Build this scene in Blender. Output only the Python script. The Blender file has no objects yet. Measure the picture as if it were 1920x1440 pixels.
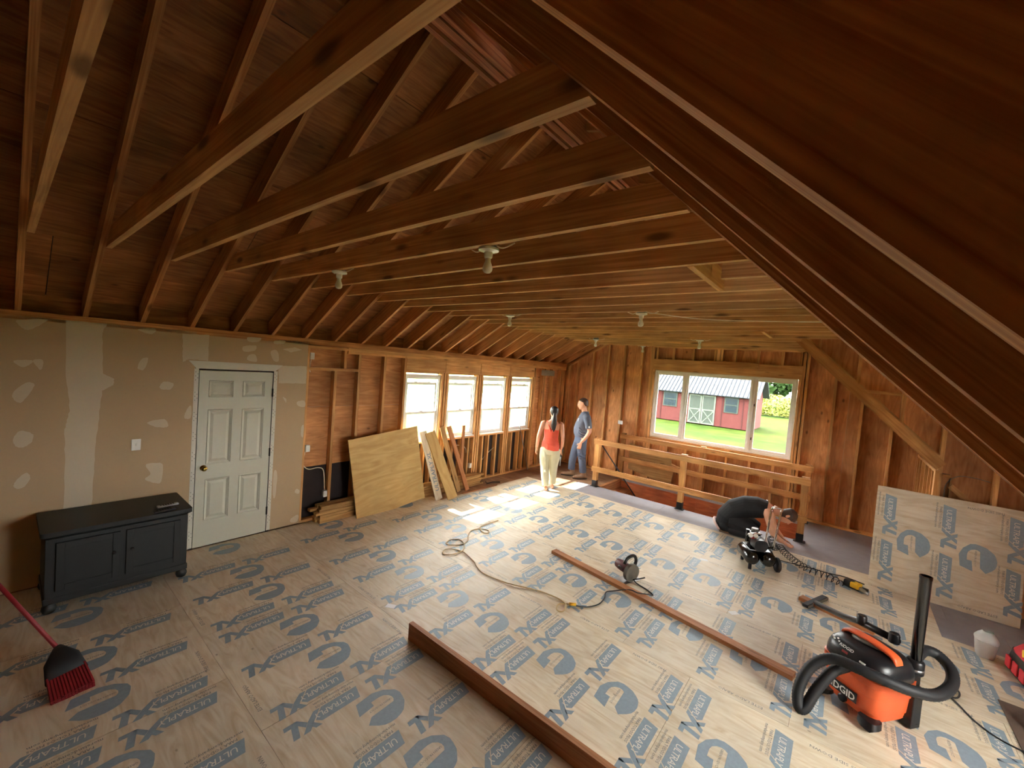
import bpy, bmesh, math, random
from mathutils import Vector, Matrix, Euler, Quaternion
random.seed(7)
PI = math.pi
scene = bpy.context.scene
COL = scene.collection

# ------------------------------------------------------------------ camera
CAM = Vector((5.56, 0.0, 2.35))
F_PX, YAW, PITCH, ROLL = 775.395, -0.680144582, 0.0446291988, 0.0772487284
def cam_rotation():
    ca, sa, cb, sb, cc, sc = (math.cos(YAW), math.sin(YAW), math.cos(PITCH), math.sin(PITCH), math.cos(ROLL), math.sin(ROLL))
    B = Matrix(((1, 0, 0), (0, 0, -1), (0, 1, 0)))
    Rz = Matrix(((ca, -sa, 0), (sa, ca, 0), (0, 0, 1)))
    Rx = Matrix(((1, 0, 0), (0, cb, -sb), (0, sb, cb)))
    Rr = Matrix(((cc, -sc, 0), (sc, cc, 0), (0, 0, 1)))
    return Rr @ Rx @ B @ Rz
RC = cam_rotation()
cam_data = bpy.data.cameras.new('camera'); cam = bpy.data.objects.new('camera', cam_data); COL.objects.link(cam)
cam_data.sensor_fit = 'HORIZONTAL'; cam_data.sensor_width = 36.0; cam_data.lens = F_PX / 1920 * 36.0
cam_data.clip_start = 0.01; cam_data.clip_end = 400
cm = Matrix((RC[0], -RC[1], -RC[2])).transposed().to_4x4(); cm.translation = CAM
cam.matrix_world = cm
scene.camera = cam

# ------------------------------------------------------------------ light and exposure
scene.view_settings.view_transform = 'Standard'; scene.view_settings.look = 'None'
scene.view_settings.gamma = 1.0; scene.view_settings.use_curve_mapping = False
scene.view_settings.exposure = 4.3
world = bpy.data.worlds.new('sky'); scene.world = world; world.use_nodes = True
wn = world.node_tree.nodes; wn.clear()
wbg = wn.new('ShaderNodeBackground'); wout = wn.new('ShaderNodeOutputWorld')
wbg.inputs['Color'].default_value = (1.0, 0.98, 0.95, 1); wbg.inputs['Strength'].default_value = 2.2
world.node_tree.links.new(wbg.outputs[0], wout.inputs[0])
sun_data = bpy.data.lights.new('sun', 'SUN'); sun = bpy.data.objects.new('sun', sun_data); COL.objects.link(sun)
sun_data.energy = 2.0; sun_data.angle = 0.009; sun_data.color = (1.0, 0.93, 0.82)
sun.rotation_euler = Vector((1.0, 0.12, -1.11)).to_track_quat('-Z', 'Y').to_euler(); sun.location = (-20, 0, 20)
cy = scene.cycles
cy.max_bounces = 7; cy.diffuse_bounces = 4; cy.glossy_bounces = 3; cy.transmission_bounces = 6; cy.transparent_max_bounces = 12
cy.caustics_reflective = False; cy.caustics_refractive = False; cy.sample_clamp_indirect = 4.0
cy.use_denoising = True

# ------------------------------------------------------------------ materials
def lin(r, g, b):
    f = lambda c: (c / 255 / 12.92) if c <= 10 else ((c / 255 + 0.055) / 1.055) ** 2.4
    return (f(r), f(g), f(b), 1)
def nodes(name):
    m = bpy.data.materials.new(name); m.use_nodes = True
    nt = m.node_tree; b = nt.nodes['Principled BSDF']
    return m, nt, b
def N(nt, t, **kw):
    n = nt.nodes.new(t)
    for k, v in kw.items(): setattr(n, k, v)
    return n
def plain(name, c, rough=0.5, metal=0.0, spec=None, var=0.08, scale=25.0, coat=0.0):
    """one colour with a little procedural mottling"""
    m, nt, b = nodes(name)
    tc = N(nt, 'ShaderNodeTexCoord'); nz = N(nt, 'ShaderNodeTexNoise'); nz.inputs['Scale'].default_value = scale; nz.inputs['Detail'].default_value = 3
    nt.links.new(tc.outputs['Object'], nz.inputs['Vector'])
    mx = N(nt, 'ShaderNodeMix', data_type='RGBA')
    mx.inputs[6].default_value = tuple(min(1, v * (1 - var)) for v in c[:3]) + (1,)
    mx.inputs[7].default_value = tuple(min(1, v * (1 + var)) for v in c[:3]) + (1,)
    nt.links.new(nz.outputs['Fac'], mx.inputs[0]); nt.links.new(mx.outputs[2], b.inputs['Base Color'])
    b.inputs['Roughness'].default_value = rough; b.inputs['Metallic'].default_value = metal
    if spec is not None: b.inputs['Specular IOR Level'].default_value = spec
    if coat: b.inputs['Coat Weight'].default_value = coat
    return m
def wood(name, light, dark, stretch=(0.9, 16, 16), knots=0.5, knot_scale=(1.6, 7, 7), rough=0.62, vary=0.35, dist=1.2, blotch=0.25, contrast=(0.3, 0.72), bump=0.15, knot_size=0.16):
    """sawn timber: grain along local X, knots, a tone of its own for every object"""
    m, nt, b = nodes(name); L = nt.links.new
    tc = N(nt, 'ShaderNodeTexCoord'); oi = N(nt, 'ShaderNodeObjectInfo')
    mul = N(nt, 'ShaderNodeMath', operation='MULTIPLY'); mul.inputs[1].default_value = 37.0; L(oi.outputs['Random'], mul.inputs[0])
    add = N(nt, 'ShaderNodeVectorMath', operation='ADD'); L(tc.outputs['Object'], add.inputs[0]); L(mul.outputs[0], add.inputs[1])
    mp = N(nt, 'ShaderNodeMapping'); mp.inputs['Scale'].default_value = stretch; L(add.outputs[0], mp.inputs['Vector'])
    nz = N(nt, 'ShaderNodeTexNoise'); nz.inputs['Scale'].default_value = 1.6; nz.inputs['Detail'].default_value = 5; nz.inputs['Distortion'].default_value = dist
    L(mp.outputs[0], nz.inputs['Vector'])
    rp = N(nt, 'ShaderNodeValToRGB'); rp.color_ramp.elements[0].position = contrast[0]; rp.color_ramp.elements[1].position = contrast[1]
    rp.color_ramp.elements[0].color = dark; rp.color_ramp.elements[1].color = light; L(nz.outputs['Fac'], rp.inputs[0])
    col = rp.outputs[0]
    if blotch:
        n2 = N(nt, 'ShaderNodeTexNoise'); n2.inputs['Scale'].default_value = 2.3; n2.inputs['Detail'].default_value = 2; L(add.outputs[0], n2.inputs['Vector'])
        mr = N(nt, 'ShaderNodeMapRange'); mr.inputs[1].default_value = 0.3; mr.inputs[2].default_value = 0.7; mr.inputs[3].default_value = 1 - blotch; mr.inputs[4].default_value = 1 + blotch * 0.6
        L(n2.outputs['Fac'], mr.inputs[0])
        vm = N(nt, 'ShaderNodeVectorMath', operation='SCALE'); L(col, vm.inputs[0]); L(mr.outputs[0], vm.inputs['Scale']); col = vm.outputs[0]
    if knots:
        mk = N(nt, 'ShaderNodeMapping'); mk.inputs['Scale'].default_value = knot_scale; L(add.outputs[0], mk.inputs['Vector'])
        vo = N(nt, 'ShaderNodeTexVoronoi'); vo.inputs['Scale'].default_value = 1.0; L(mk.outputs[0], vo.inputs['Vector'])
        kr = N(nt, 'ShaderNodeMapRange', interpolation_type='SMOOTHSTEP'); kr.inputs[1].default_value = knot_size * 0.35; kr.inputs[2].default_value = knot_size; kr.inputs[3].default_value = knots; kr.inputs[4].default_value = 0
        L(vo.outputs['Distance'], kr.inputs[0])
        km = N(nt, 'ShaderNodeMix', data_type='RGBA'); km.inputs[7].default_value = tuple(v * 0.28 for v in dark[:3]) + (1,)
        L(kr.outputs[0], km.inputs[0]); L(col, km.inputs[6]); col = km.outputs[2]
    vr = N(nt, 'ShaderNodeMapRange'); vr.inputs[3].default_value = 1 - vary; vr.inputs[4].default_value = 1 + vary * 0.55; L(oi.outputs['Random'], vr.inputs[0])
    vs = N(nt, 'ShaderNodeVectorMath', operation='SCALE'); L(col, vs.inputs[0]); L(vr.outputs[0], vs.inputs['Scale'])
    L(vs.outputs[0], b.inputs['Base Color']); b.inputs['Roughness'].default_value = rough; b.inputs['Specular IOR Level'].default_value = 0.3
    if bump:
        bp = N(nt, 'ShaderNodeBump'); bp.inputs['Strength'].default_value = bump; bp.inputs['Distance'].default_value = 0.004; L(nz.outputs['Fac'], bp.inputs['Height']); L(bp.outputs[0], b.inputs['Normal'])
    return m
M = {}
M['rafter'] = wood('rafter_wood', lin(220, 164, 104), lin(166, 106, 58), stretch=(0.8, 38, 38), knots=0.75, knot_scale=(1.5, 6, 6), vary=0.22)
M['tie'] = wood('tie_wood', lin(230, 184, 124), lin(184, 130, 74), stretch=(0.8, 30, 30), knots=0.85, knot_size=0.24, knot_scale=(2.2, 7, 7), vary=0.2)
M['stud'] = wood('stud_wood', lin(238, 188, 124), lin(204, 142, 82), knots=0.7, knot_scale=(2.0, 8, 8), vary=0.25)
M['rail'] = wood('rail_wood', lin(226, 172, 106), lin(186, 124, 66), knots=0.6, knot_scale=(2.0, 8, 8), vary=0.15)
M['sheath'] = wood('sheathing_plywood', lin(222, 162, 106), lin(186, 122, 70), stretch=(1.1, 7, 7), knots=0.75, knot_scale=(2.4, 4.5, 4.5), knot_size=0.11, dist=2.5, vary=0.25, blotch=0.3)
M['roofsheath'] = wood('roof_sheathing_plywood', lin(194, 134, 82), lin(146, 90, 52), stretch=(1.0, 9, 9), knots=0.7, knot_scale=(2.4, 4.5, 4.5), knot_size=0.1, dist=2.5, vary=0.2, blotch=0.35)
M['felt'] = plain('dark_fibreboard', lin(52, 42, 40), 0.9, var=0.35, scale=6)
M['lvl'] = wood('laminated_beam_wood', lin(196, 130, 92), lin(150, 86, 60), stretch=(0.8, 60, 60), knots=0, vary=0.15, contrast=(0.35, 0.65))
M['sheet'] = wood('underlayment_plywood', lin(228, 216, 193), lin(206, 184, 149), stretch=(1.1, 6, 6), knots=0.55, knot_scale=(3.0, 5, 5), knot_size=0.05, dist=3.0, vary=0.10, blotch=0.13, contrast=(0.25, 0.62), bump=0.05, rough=0.5)
M['ply'] = wood('leaning_plywood', lin(214, 180, 118), lin(190, 150, 88), stretch=(0.9, 5, 5), knots=0.6, knot_scale=(1.4, 2.6, 2.6), knot_size=0.06, dist=2.0, vary=0.08, blotch=0.12, bump=0.05)
M['board'] = wood('fir_board', lin(206, 146, 98), lin(160, 98, 58), stretch=(0.9, 20, 20), knots=0.5, vary=0.15)
M['pine'] = wood('pine_board', lin(214, 172, 112), lin(168, 120, 66), stretch=(0.9, 20, 20), knots=0.6, vary=0.25)
M['reddish'] = wood('stair_plywood', lin(206, 126, 80), lin(164, 90, 54), stretch=(1.0, 7, 7), knots=0.85, knot_scale=(1.6, 3, 3), knot_size=0.07, dist=2.2, vary=0.1)
M['subfloor'] = plain('grey_subfloor', lin(158, 156, 162), 0.55, var=0.16, scale=7)
M['oldfloor'] = wood('dusty_brown_subfloor', lin(176, 142, 112), lin(138, 104, 80), stretch=(1, 6, 6), knots=0.3, vary=0.1)
M['blue'] = plain('blue_print_ink', lin(140, 157, 169), 0.5, var=0.18, scale=40)
M['inkgrey'] = plain('grey_print_ink', lin(120, 120, 116), 0.6, var=0.2, scale=40)
M['bare'] = plain('unprinted_lettering', lin(226, 222, 208), 0.5, var=0.05)
M['drywall'] = plain('drywall_paper', lin(194, 168, 132), 0.85, var=0.05, scale=2.0)
M['mud'] = plain('joint_compound', lin(212, 198, 172), 0.85, var=0.05, scale=5)
M['door'] = plain('painted_door', lin(206, 206, 188), 0.45, var=0.02, scale=3)
M['white'] = plain('white_vinyl', lin(236, 236, 230), 0.35, var=0.02)
M['metalbead'] = plain('corner_bead_metal', lin(216, 214, 200), 0.5, var=0.05)
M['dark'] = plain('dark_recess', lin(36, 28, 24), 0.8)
M['brass'] = plain('brass', lin(196, 160, 84), 0.22, 1.0)
M['steel'] = plain('steel', lin(170, 172, 174), 0.3, 1.0)
M['chrome'] = plain('chrome', lin(225, 225, 222), 0.12, 1.0)
M['black'] = plain('black_plastic', lin(24, 25, 28), 0.35, var=0.15)
M['rubber'] = plain('black_rubber', lin(28, 29, 32), 0.6, var=0.2)
M['blackgloss'] = plain('glossy_black_enamel', lin(14, 14, 15), 0.18, var=0.1, coat=0.4)
M['cabinet'] = plain('charcoal_cabinet_paint', lin(24, 27, 27), 0.5, var=0.1, scale=8)
M['orange'] = plain('orange_tank_plastic', lin(226, 98, 52), 0.4, var=0.05)
M['red'] = plain('red_plastic', lin(138, 34, 40), 0.5, var=0.1)
M['redcloth'] = plain('red_canvas', lin(206, 50, 58), 0.8, var=0.15)
M['yellow'] = plain('yellow_plastic', lin(238, 186, 40), 0.4)
M['tancord'] = plain('tan_cord_jacket', lin(196, 168, 116), 0.5, var=0.1)
M['cable'] = plain('cream_cable_jacket', lin(226, 214, 190), 0.5)
M['porcelain'] = plain('porcelain', lin(232, 232, 224), 0.25, var=0.02)
M['bulb'] = plain('frosted_bulb', lin(240, 236, 224), 0.25, var=0.01)
M['galv'] = plain('galvanised_box', lin(120, 118, 110), 0.45, 0.6, var=0.2)
M['skin'] = plain('skin', lin(222, 164, 132), 0.5, var=0.05, scale=10)
M['hair'] = plain('dark_hair', lin(36, 28, 26), 0.45, var=0.3, scale=60)
M['hairb'] = plain('brown_hair', lin(76, 56, 46), 0.55, var=0.3, scale=60)
M['coral'] = plain('coral_top_fabric', lin(236, 96, 72), 0.8, var=0.08, scale=14)
M['pantsw'] = plain('pale_khaki_fabric', lin(206, 200, 172), 0.85, var=0.08, scale=14)
M['tee'] = plain('charcoal_tee_fabric', lin(92, 98, 112), 0.85, var=0.1, scale=14)
M['jeans'] = plain('grey_denim', lin(84, 94, 114), 0.85, var=0.15, scale=20)
M['boot'] = plain('brown_boot_leather', lin(146, 116, 92), 0.6, var=0.15)
M['tank'] = plain('black_top_fabric', lin(22, 23, 26), 0.8, var=0.15)
M['paper'] = plain('paper_tag', lin(240, 240, 238), 0.6)
M['clearplast'] = plain('translucent_tub', lin(222, 224, 222), 0.3)
def glass(name, t):
    m, nt, b = nodes(name); L = nt.links.new
    tr = N(nt, 'ShaderNodeBsdfTransparent'); gl = N(nt, 'ShaderNodeBsdfGlossy'); gl.inputs['Roughness'].default_value = 0.02
    tr.inputs['Color'].default_value = tuple(math.sqrt(v * t) for v in (0.97, 1.0, 0.98)) + (1,)
    fr = N(nt, 'ShaderNodeFresnel'); fr.inputs['IOR'].default_value = 1.45; mx = N(nt, 'ShaderNodeMixShader')
    ge = N(nt, 'ShaderNodeNewGeometry'); inv = N(nt, 'ShaderNodeMath', operation='SUBTRACT'); inv.inputs[0].default_value = 1.0; L(ge.outputs['Backfacing'], inv.inputs[1])
    mu = N(nt, 'ShaderNodeMath', operation='MULTIPLY'); L(fr.outputs[0], mu.inputs[0]); L(inv.outputs[0], mu.inputs[1])
    L(mu.outputs[0], mx.inputs[0]); L(tr.outputs[0], mx.inputs[1]); L(gl.outputs[0], mx.inputs[2]); L(mx.outputs[0], nt.nodes['Material Output'].inputs['Surface'])
    return m
M['glass'] = glass('window_glass', 0.85); M['view_dimming'] = glass('view_dimming_glass', 0.36)  # second glass is darkened only to tone down the bright outdoor view
def milky():
    m, nt, b = nodes('milky_plastic'); tr = N(nt, 'ShaderNodeBsdfTransparent'); mx = N(nt, 'ShaderNodeMixShader'); mx.inputs[0].default_value = 0.5
    b.inputs['Base Color'].default_value = lin(226, 228, 226); b.inputs['Roughness'].default_value = 0.3
    nt.links.new(tr.outputs[0], mx.inputs[1]); nt.links.new(b.outputs[0], mx.inputs[2]); nt.links.new(mx.outputs[0], nt.nodes['Material Output'].inputs['Surface'])
    return m
M['clearplast'] = milky()

# ------------------------------------------------------------------ mesh building
class MB:
    def __init__(s): s.v = []; s.f = []; s.m = []
    def add(s, verts, faces, mat=0, T=None):
        o = len(s.v)
        s.v += [tuple(T @ Vector(p)) if T else tuple(p) for p in verts]
        for f in faces: s.f.append(tuple(i + o for i in f)); s.m.append(mat)
        return s
    def box(s, lo, hi, mat=0, T=None):
        x0, y0, z0 = lo; x1, y1, z1 = hi
        return s.add([(x0, y0, z0), (x1, y0, z0), (x1, y1, z0), (x0, y1, z0), (x0, y0, z1), (x1, y0, z1), (x1, y1, z1), (x0, y1, z1)],
                     [(3, 2, 1, 0), (4, 5, 6, 7), (0, 1, 5, 4), (1, 2, 6, 5), (2, 3, 7, 6), (3, 0, 4, 7)], mat, T)
    def prism(s, poly, z0, z1, mat=0, T=None):
        n = len(poly)
        a = sum(poly[i][0] * poly[(i + 1) % n][1] - poly[(i + 1) % n][0] * poly[i][1] for i in range(n))
        if a < 0: poly = poly[::-1]
        return s.add([(p[0], p[1], z0) for p in poly] + [(p[0], p[1], z1) for p in poly],
                     [tuple(range(n - 1, -1, -1)), tuple(range(n, 2 * n))] + [(i, (i + 1) % n, n + (i + 1) % n, n + i) for i in range(n)], mat, T)
    def poly(s, pts, mat=0, T=None):
        return s.add(pts, [tuple(range(len(pts)))], mat, T)
    def rings(s, rings, mat=0, T=None, cap=True, close=False):
        n = len(rings[0]); v = [p for r in rings for p in r]; f = []
        k = len(rings)
        for i in range(k if close else k - 1):
            a, b = i * n, ((i + 1) % k) * n
            for j in range(n): f.append((a + j, a + (j + 1) % n, b + (j + 1) % n, b + j))
        if cap and not close: f.append(tuple(range(n - 1, -1, -1))); f.append(tuple(range((k - 1) * n, k * n)))
        return s.add(v, f, mat, T)
    def lathe(s, prof, seg=24, mat=0, T=None):
        return s.rings([[(r * math.cos(2 * PI * j / seg), r * math.sin(2 * PI * j / seg), z) for j in range(seg)] for r, z in prof], mat, T)
    def cyl(s, p0, p1, r, r1=None, seg=16, mat=0, T=None):
        return s.tube([p0, p1], [r, r if r1 is None else r1], seg, mat, T)
    def tube(s, pts, r, seg=8, mat=0, T=None, close=False):
        pts = [Vector(p) for p in pts]; k = len(pts)
        rr = r if isinstance(r, (list, tuple)) else [r] * k
        rings = []; up = None
        for i in range(k):
            a = pts[i - 1] if (i > 0 or close) else pts[0]; b = pts[(i + 1) % k] if (i < k - 1 or close) else pts[-1]
            d = (b - a).normalized()
            if up is None: up = d.orthogonal().normalized()
            up = (up - d * up.dot(d))
            up = up.normalized() if up.length > 1e-6 else d.orthogonal().normalized()
            w = d.cross(up)
            rings.append([tuple(pts[i] + (up * math.cos(2 * PI * j / seg) + w * math.sin(2 * PI * j / seg)) * rr[i]) for j in range(seg)])
        return s.rings(rings, mat, T, close=close)
    def loft(s, secs, seg=16, mat=0, T=None, power=2.0):
        """secs: (centre, half width vector, half depth vector)"""
        rings = []
        for c, a, b in secs:
            c, a, b = Vector(c), Vector(a), Vector(b); ring = []
            for j in range(seg):
                t = 2 * PI * j / seg; ct, st = math.cos(t), math.sin(t)
                e = 2.0 / power
                ring.append(tuple(c + a * (math.copysign(abs(ct) ** e, ct)) + b * (math.copysign(abs(st) ** e, st))))
            rings.append(ring)
        return s.rings(rings, mat, T)
    def ball(s, c, r, seg=16, rows=10, mat=0, T=None):
        r = (r, r, r) if not isinstance(r, (tuple, list)) else r
        return s.rings([[(c[0] + r[0] * math.sin(PI * (i + .02) / (rows + .04)) * math.cos(2 * PI * j / seg), c[1] + r[1] * math.sin(PI * (i + .02) / (rows + .04)) * math.sin(2 * PI * j / seg), c[2] - r[2] * math.cos(PI * (i + .02) / (rows + .04))) for j in range(seg)] for i in range(rows + 1)], mat, T)
    def mesh(s, name, mats, smooth=False):
        me = bpy.data.meshes.new(name); me.from_pydata(s.v, [], s.f)
        for m in (mats if isinstance(mats, (list, tuple)) else [mats]): me.materials.append(m)
        if any(s.m): me.polygons.foreach_set('material_index', s.m)
        if smooth: me.polygons.foreach_set('use_smooth', [True] * len(s.f))
        me.update(); return me
    def build(s, name, mats, parent=None, smooth=False, M4=None, bevel=0, fix=True, auto=None):
        me = s.mesh(name, mats, smooth)
        if fix:
            bm = bmesh.new(); bm.from_mesh(me); bmesh.ops.recalc_face_normals(bm, faces=bm.faces); bm.to_mesh(me); bm.free()
        o = link(name, me, parent, M4)
        if bevel:
            md = o.modifiers.new('edge', 'BEVEL'); md.width = bevel; md.segments = 2; md.limit_method = 'ANGLE'; md.angle_limit = 0.6
        if auto is not None and smooth:
            me.set_sharp_from_angle(angle=auto)
        return o
def link(name, data, parent=None, M4=None):
    o = bpy.data.objects.new(name, data); COL.objects.link(o)
    if parent: o.parent = parent
    if M4 is not None: o.matrix_basis = M4
    return o
def tag(o, label=None, cat=None, group=None, kind=None):
    if label: o['label'] = label
    if cat: o['category'] = cat
    if group: o['group'] = group
    if kind: o['kind'] = kind
    return o
def thing(name, label, cat, loc=(0, 0, 0), rz=0, group=None, rot=None):
    o = link(name, None); o.location = loc; o.rotation_euler = rot if rot else (0, 0, rz); o.empty_display_size = 0.1
    return tag(o, label, cat, group)
def struct(name, label, cat):
    o = link(name, None); return tag(o, label, cat, kind='structure')
MESHES = {}
def lumber(name, p0, p1, wd, dp, mat, parent, side=(0, 1, 0), shared=False):
    """a straight sawn member: local X runs p0 -> p1 along its axis; wd is its size along `side`, dp across"""
    p0, p1 = Vector(p0), Vector(p1); X = (p1 - p0); Ln = X.length; X.normalize()
    Y = Vector(side); Y = (Y - X * Y.dot(X)).normalized(); Z = X.cross(Y)
    key = (round(Ln, 3), round(wd, 4), round(dp, 4), mat.name)
    me = MESHES.get(key)
    if me is None:
        me = MB().box((-Ln / 2, -wd / 2, -dp / 2), (Ln / 2, wd / 2, dp / 2)).mesh(name, mat); MESHES[key] = me
    M4 = Matrix((X, Y, Z)).transposed().to_4x4(); M4.translation = (p0 + p1) / 2
    return link(name, me, parent, M4)
def lumber_z(name, x, y, z0, z1, sx, sy, mat, parent):
    """upright member with its size in x and y"""
    return lumber(name, (x, y, z0), (x, y, z1), sy, sx, mat, parent, side=(0, 1, 0))
def panel(name, lo, hi, mat, parent, grain='y', bevel=0):
    """a board or sheet given by its box; grain runs along local X"""
    c = (Vector(lo) + Vector(hi)) / 2; d = Vector(hi) - Vector(lo)
    ax = {'x': Vector((1, 0, 0)), 'y': Vector((0, 1, 0)), 'z': Vector((0, 0, 1))}[grain]
    p0 = c - ax * (abs(d.dot(ax)) / 2); p1 = c + ax * (abs(d.dot(ax)) / 2)
    sd = {'x': (0, 1, 0), 'y': (1, 0, 0), 'z': (1, 0, 0)}[grain]
    rest = {'x': (d.y, d.z), 'y': (d.x, d.z), 'z': (d.x, d.y)}[grain]
    return lumber(name, p0, p1, rest[0], rest[1], mat, parent, side=sd)
def smooth_path(pts, n=6, closed=False):
    """Catmull-Rom through the points"""
    P = [Vector(p) for p in pts]; out = []; k = len(P)
    for i in range(k if closed else k - 1):
        a = P[(i - 1) % k] if closed or i > 0 else P[0]; b = P[i]; c = P[(i + 1) % k]; d = P[(i + 2) % k] if closed or i + 2 < k else P[-1]
        for j in range(n):
            t = j / n
            out.append(0.5 * ((2 * b) + (c - a) * t + (2 * a - 5 * b + 4 * c - d) * t * t + (3 * b - a - 3 * c + d) * t ** 3))
    if not closed: out.append(P[-1])
    return out
def text_mesh(body, size, font_shear=0.0, offset=0.0, spacing=1.0, align='LEFT', res=2):
    """flat lettering as (verts, faces), baseline at y=0"""
    cu = bpy.data.curves.new('lettering', 'FONT'); cu.body = body; cu.size = size; cu.shear = font_shear; cu.offset = offset
    cu.space_character = spacing; cu.align_x = align; cu.resolution_u = res; cu.fill_mode = 'FRONT'
    o = bpy.data.objects.new('lettering', cu); COL.objects.link(o)
    me = bpy.data.meshes.new_from_object(o.evaluated_get(bpy.context.evaluated_depsgraph_get()))
    v = [tuple(p.co) for p in me.vertices]; f = [tuple(p.vertices) for p in me.polygons]
    bpy.data.objects.remove(o); bpy.data.meshes.remove(me); bpy.data.curves.remove(cu)
    return v, f
# ================================================================== STRUCTURE
TZ = lambda y: 3.037 - 0.006 * y            # underside of the ceiling ties
YR = lambda k: 0.077 + 0.406 * k            # rafter centres
YT = lambda k: YR(k) + 0.038                # ties are nailed to the far side of the rafters
LU = lambda x: 2.50 + 0.578 * x             # underside of the left rafters
RU = lambda x: 3.03 - 0.98 * (x - 5.01)     # underside of the right rafters
DR = 0.184
nL = Vector((-0.578, 0, 1)).normalized(); nR = Vector((0.98, 0, 1)).normalized()
YF = 9.05                                   # stud face of the far wall
YC = 7.05                                   # stud face of the dormer cheek
XD = 7.9                                    # dormer front wall

# ------------------------------------------------------------------ floor
floor = struct('floor', 'plywood floor covered with blue printed underlayment sheets', 'floor')
fb = MB()
for lo, hi in (((-0.2, -2.2, -0.30), (8.4, 7.79, -0.026)), ((-0.2, 8.83, -0.30), (8.4, 9.2, -0.026)), ((-0.2, 7.79, -0.30), (1.76, 8.83, -0.026)), ((5.16, 7.79, -0.30), (8.4, 8.83, -0.026))):
    fb.box(lo, hi)
fb.build('subfloor_deck', M['oldfloor'], floor)
HX0, HX1, HY0, HY1 = 1.76, 5.16, 7.79, 8.83
def subpanel(x0, x1, y0, y1, mat=M['subfloor']):
    panel('subfloor_panel', (x0 + .0015, y0 + .0015, -0.026), (x1 - .0015, y1 - .0015, -0.006), mat, floor, 'x')
for x0, x1 in ((1.3, 3.16), (3.16, 5.0), (5.0, 6.6), (6.6, 8.3)): subpanel(x0, x1, 6.4, HY0)
subpanel(0.0, 1.3, 6.4, 7.79, M['oldfloor'])
subpanel(-0.1, HX0, 7.79, 9.05, M['oldfloor']); subpanel(HX1, 6.6, HY0, 9.05); subpanel(6.6, 8.3, HY0, 9.05); subpanel(HX0, HX1, HY1, 9.05)
for x0, x1 in ((5.8, 7.0), (7.0, 8.3)): subpanel(x0, x1, 4.6, 6.4)
subpanel(0.0, 0.6, 4.6, 6.4, M['oldfloor'])

def print_stamp(b, cx, ytop):
    """one printed wordmark: reads towards -Y, tops of the letters towards +X"""
    z1, z2 = 0.0007, 0.0012
    T = Matrix(((0, 1, 0, cx - 0.055), (-1, 0, 0, ytop), (0, 0, 1, 0), (0, 0, 0, 1)))
    P = lambda pts, m, z: b.poly([(p[0], p[1], z) for p in pts], m, T)
    P([(0, 0), (0.25, 0), (0.318, 0.075), (0.292, 0.105), (0.028, 0.105)], 0, z1)
    P([(0.258, 0), (0.30, 0), (0.358, 0.052), (0.418, 0.13), (0.376, 0.13), (0.326, 0.072)], 0, z1)
    P([(0.302, 0.13), (0.342, 0.13), (0.362, 0.098), (0.34, 0.072)], 0, z1); P([(0.385, 0.085), (0.422, 0.03), (0.422, 0.0), (0.405, 0.0), (0.362, 0.055)], 0, z1)
    P([(0.405, 0), (0.487, 0), (0.494, 0.032), (0.452, 0.032), (0.478, 0.13), (0.438, 0.13)], 0, z1)
    v, f = TXT_NAME; b.add([(p[0] + 0.045, p[1] + 0.03, z2) for p in v], f, 1, T)
    v, f = TXT_A; b.add([(p[0] + 0.03, p[1] - 0.028, z1) for p in v], f, 2, T)
    v, f = TXT_B; b.add([(p[0] - 0.01, p[1] - 0.060, z1) for p in v], f, 2, T)
CIRC = [(-.129, -.116), (-.135, -.06), (-.143, .009), (-.115, .085), (-.062, .144), (-.018, .155), (.022, .147), (.062, .135), (.092, .112), (.122, .085), (.136, .055), (.147, .012), (.145, -.031), (.136, -.065), (.114, -.097), (.069, -.141), (.025, -.096), (.017, .078), (-.002, .091), (-.025, .093), (-.049, .084), (-.072, .06), (-.08, .029), (-.079, -.034), (-.041, -.036), (-.028, -.149)]
def print_ring(b, cx, cy):
    b.poly([(cx + p[0], cy + p[1], 0.0007) for p in CIRC[::-1]], 0)
    T = Matrix(((0, 1, 0, cx - 0.022), (-1, 0, 0, cy + 0.085), (0, 0, 1, 0), (0, 0, 0, 1)))
    v, f = TXT_G; b.add([(p[0], p[1], 0.0012) for p in v], f, 2, T)
TXT_NAME = text_mesh('ULTRAPLY', 0.062, 0.15, 0.0, 0.92); TXT_A = text_mesh('PARA TODOS PISOS', 0.029, 0, 0.0003, 0.95, res=1)
TXT_B = text_mesh('morelandcompany.com', 0.031, 0, 0.0003, 0.98, res=1); TXT_G = text_mesh('GREEN PRODUCT', 0.022, 0, 0, 0.95, res=1)
TXT_D = text_mesh('THIS SIDE DOWN', 0.036, 0, 0, 1.0, res=1); TXT_E = text_mesh('ESTE LADO ABAJO', 0.036, 0, 0, 1.0, res=1)
S = 1.219
def make_print():
    b = MB(); h = S / 2
    for cx in (0.135, 0.64, 1.15):
        for yt in (0.58, 1.135): print_stamp(b, cx - h, yt - h)
    for cx in (0.36, 0.88): print_ring(b, cx - h, 0.61 - h)
    for (v, f), x, y in ((TXT_D, 1.06, 1.16), (TXT_E, 1.06, 0.065)):
        b.add([(x - h - p[0], y - h - p[1], 0.0007) for p in v], f, 2)
    return b.mesh('print', [M['blue'], M['bare'], M['inkgrey']])
PRINT = make_print()
SHEET = MB().box((-S / 2 + .0012, -S / 2 + .0012, -0.006), (S / 2 - .0012, S / 2 - .0012, 0)).mesh('plywood_sheet', M['sheet'])
rows = [(-2, 1.75), (-1, 2.36), (0, 1.75), (1, 2.36), (2, 1.79), (3, 2.37), (4, 1.81)]
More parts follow.
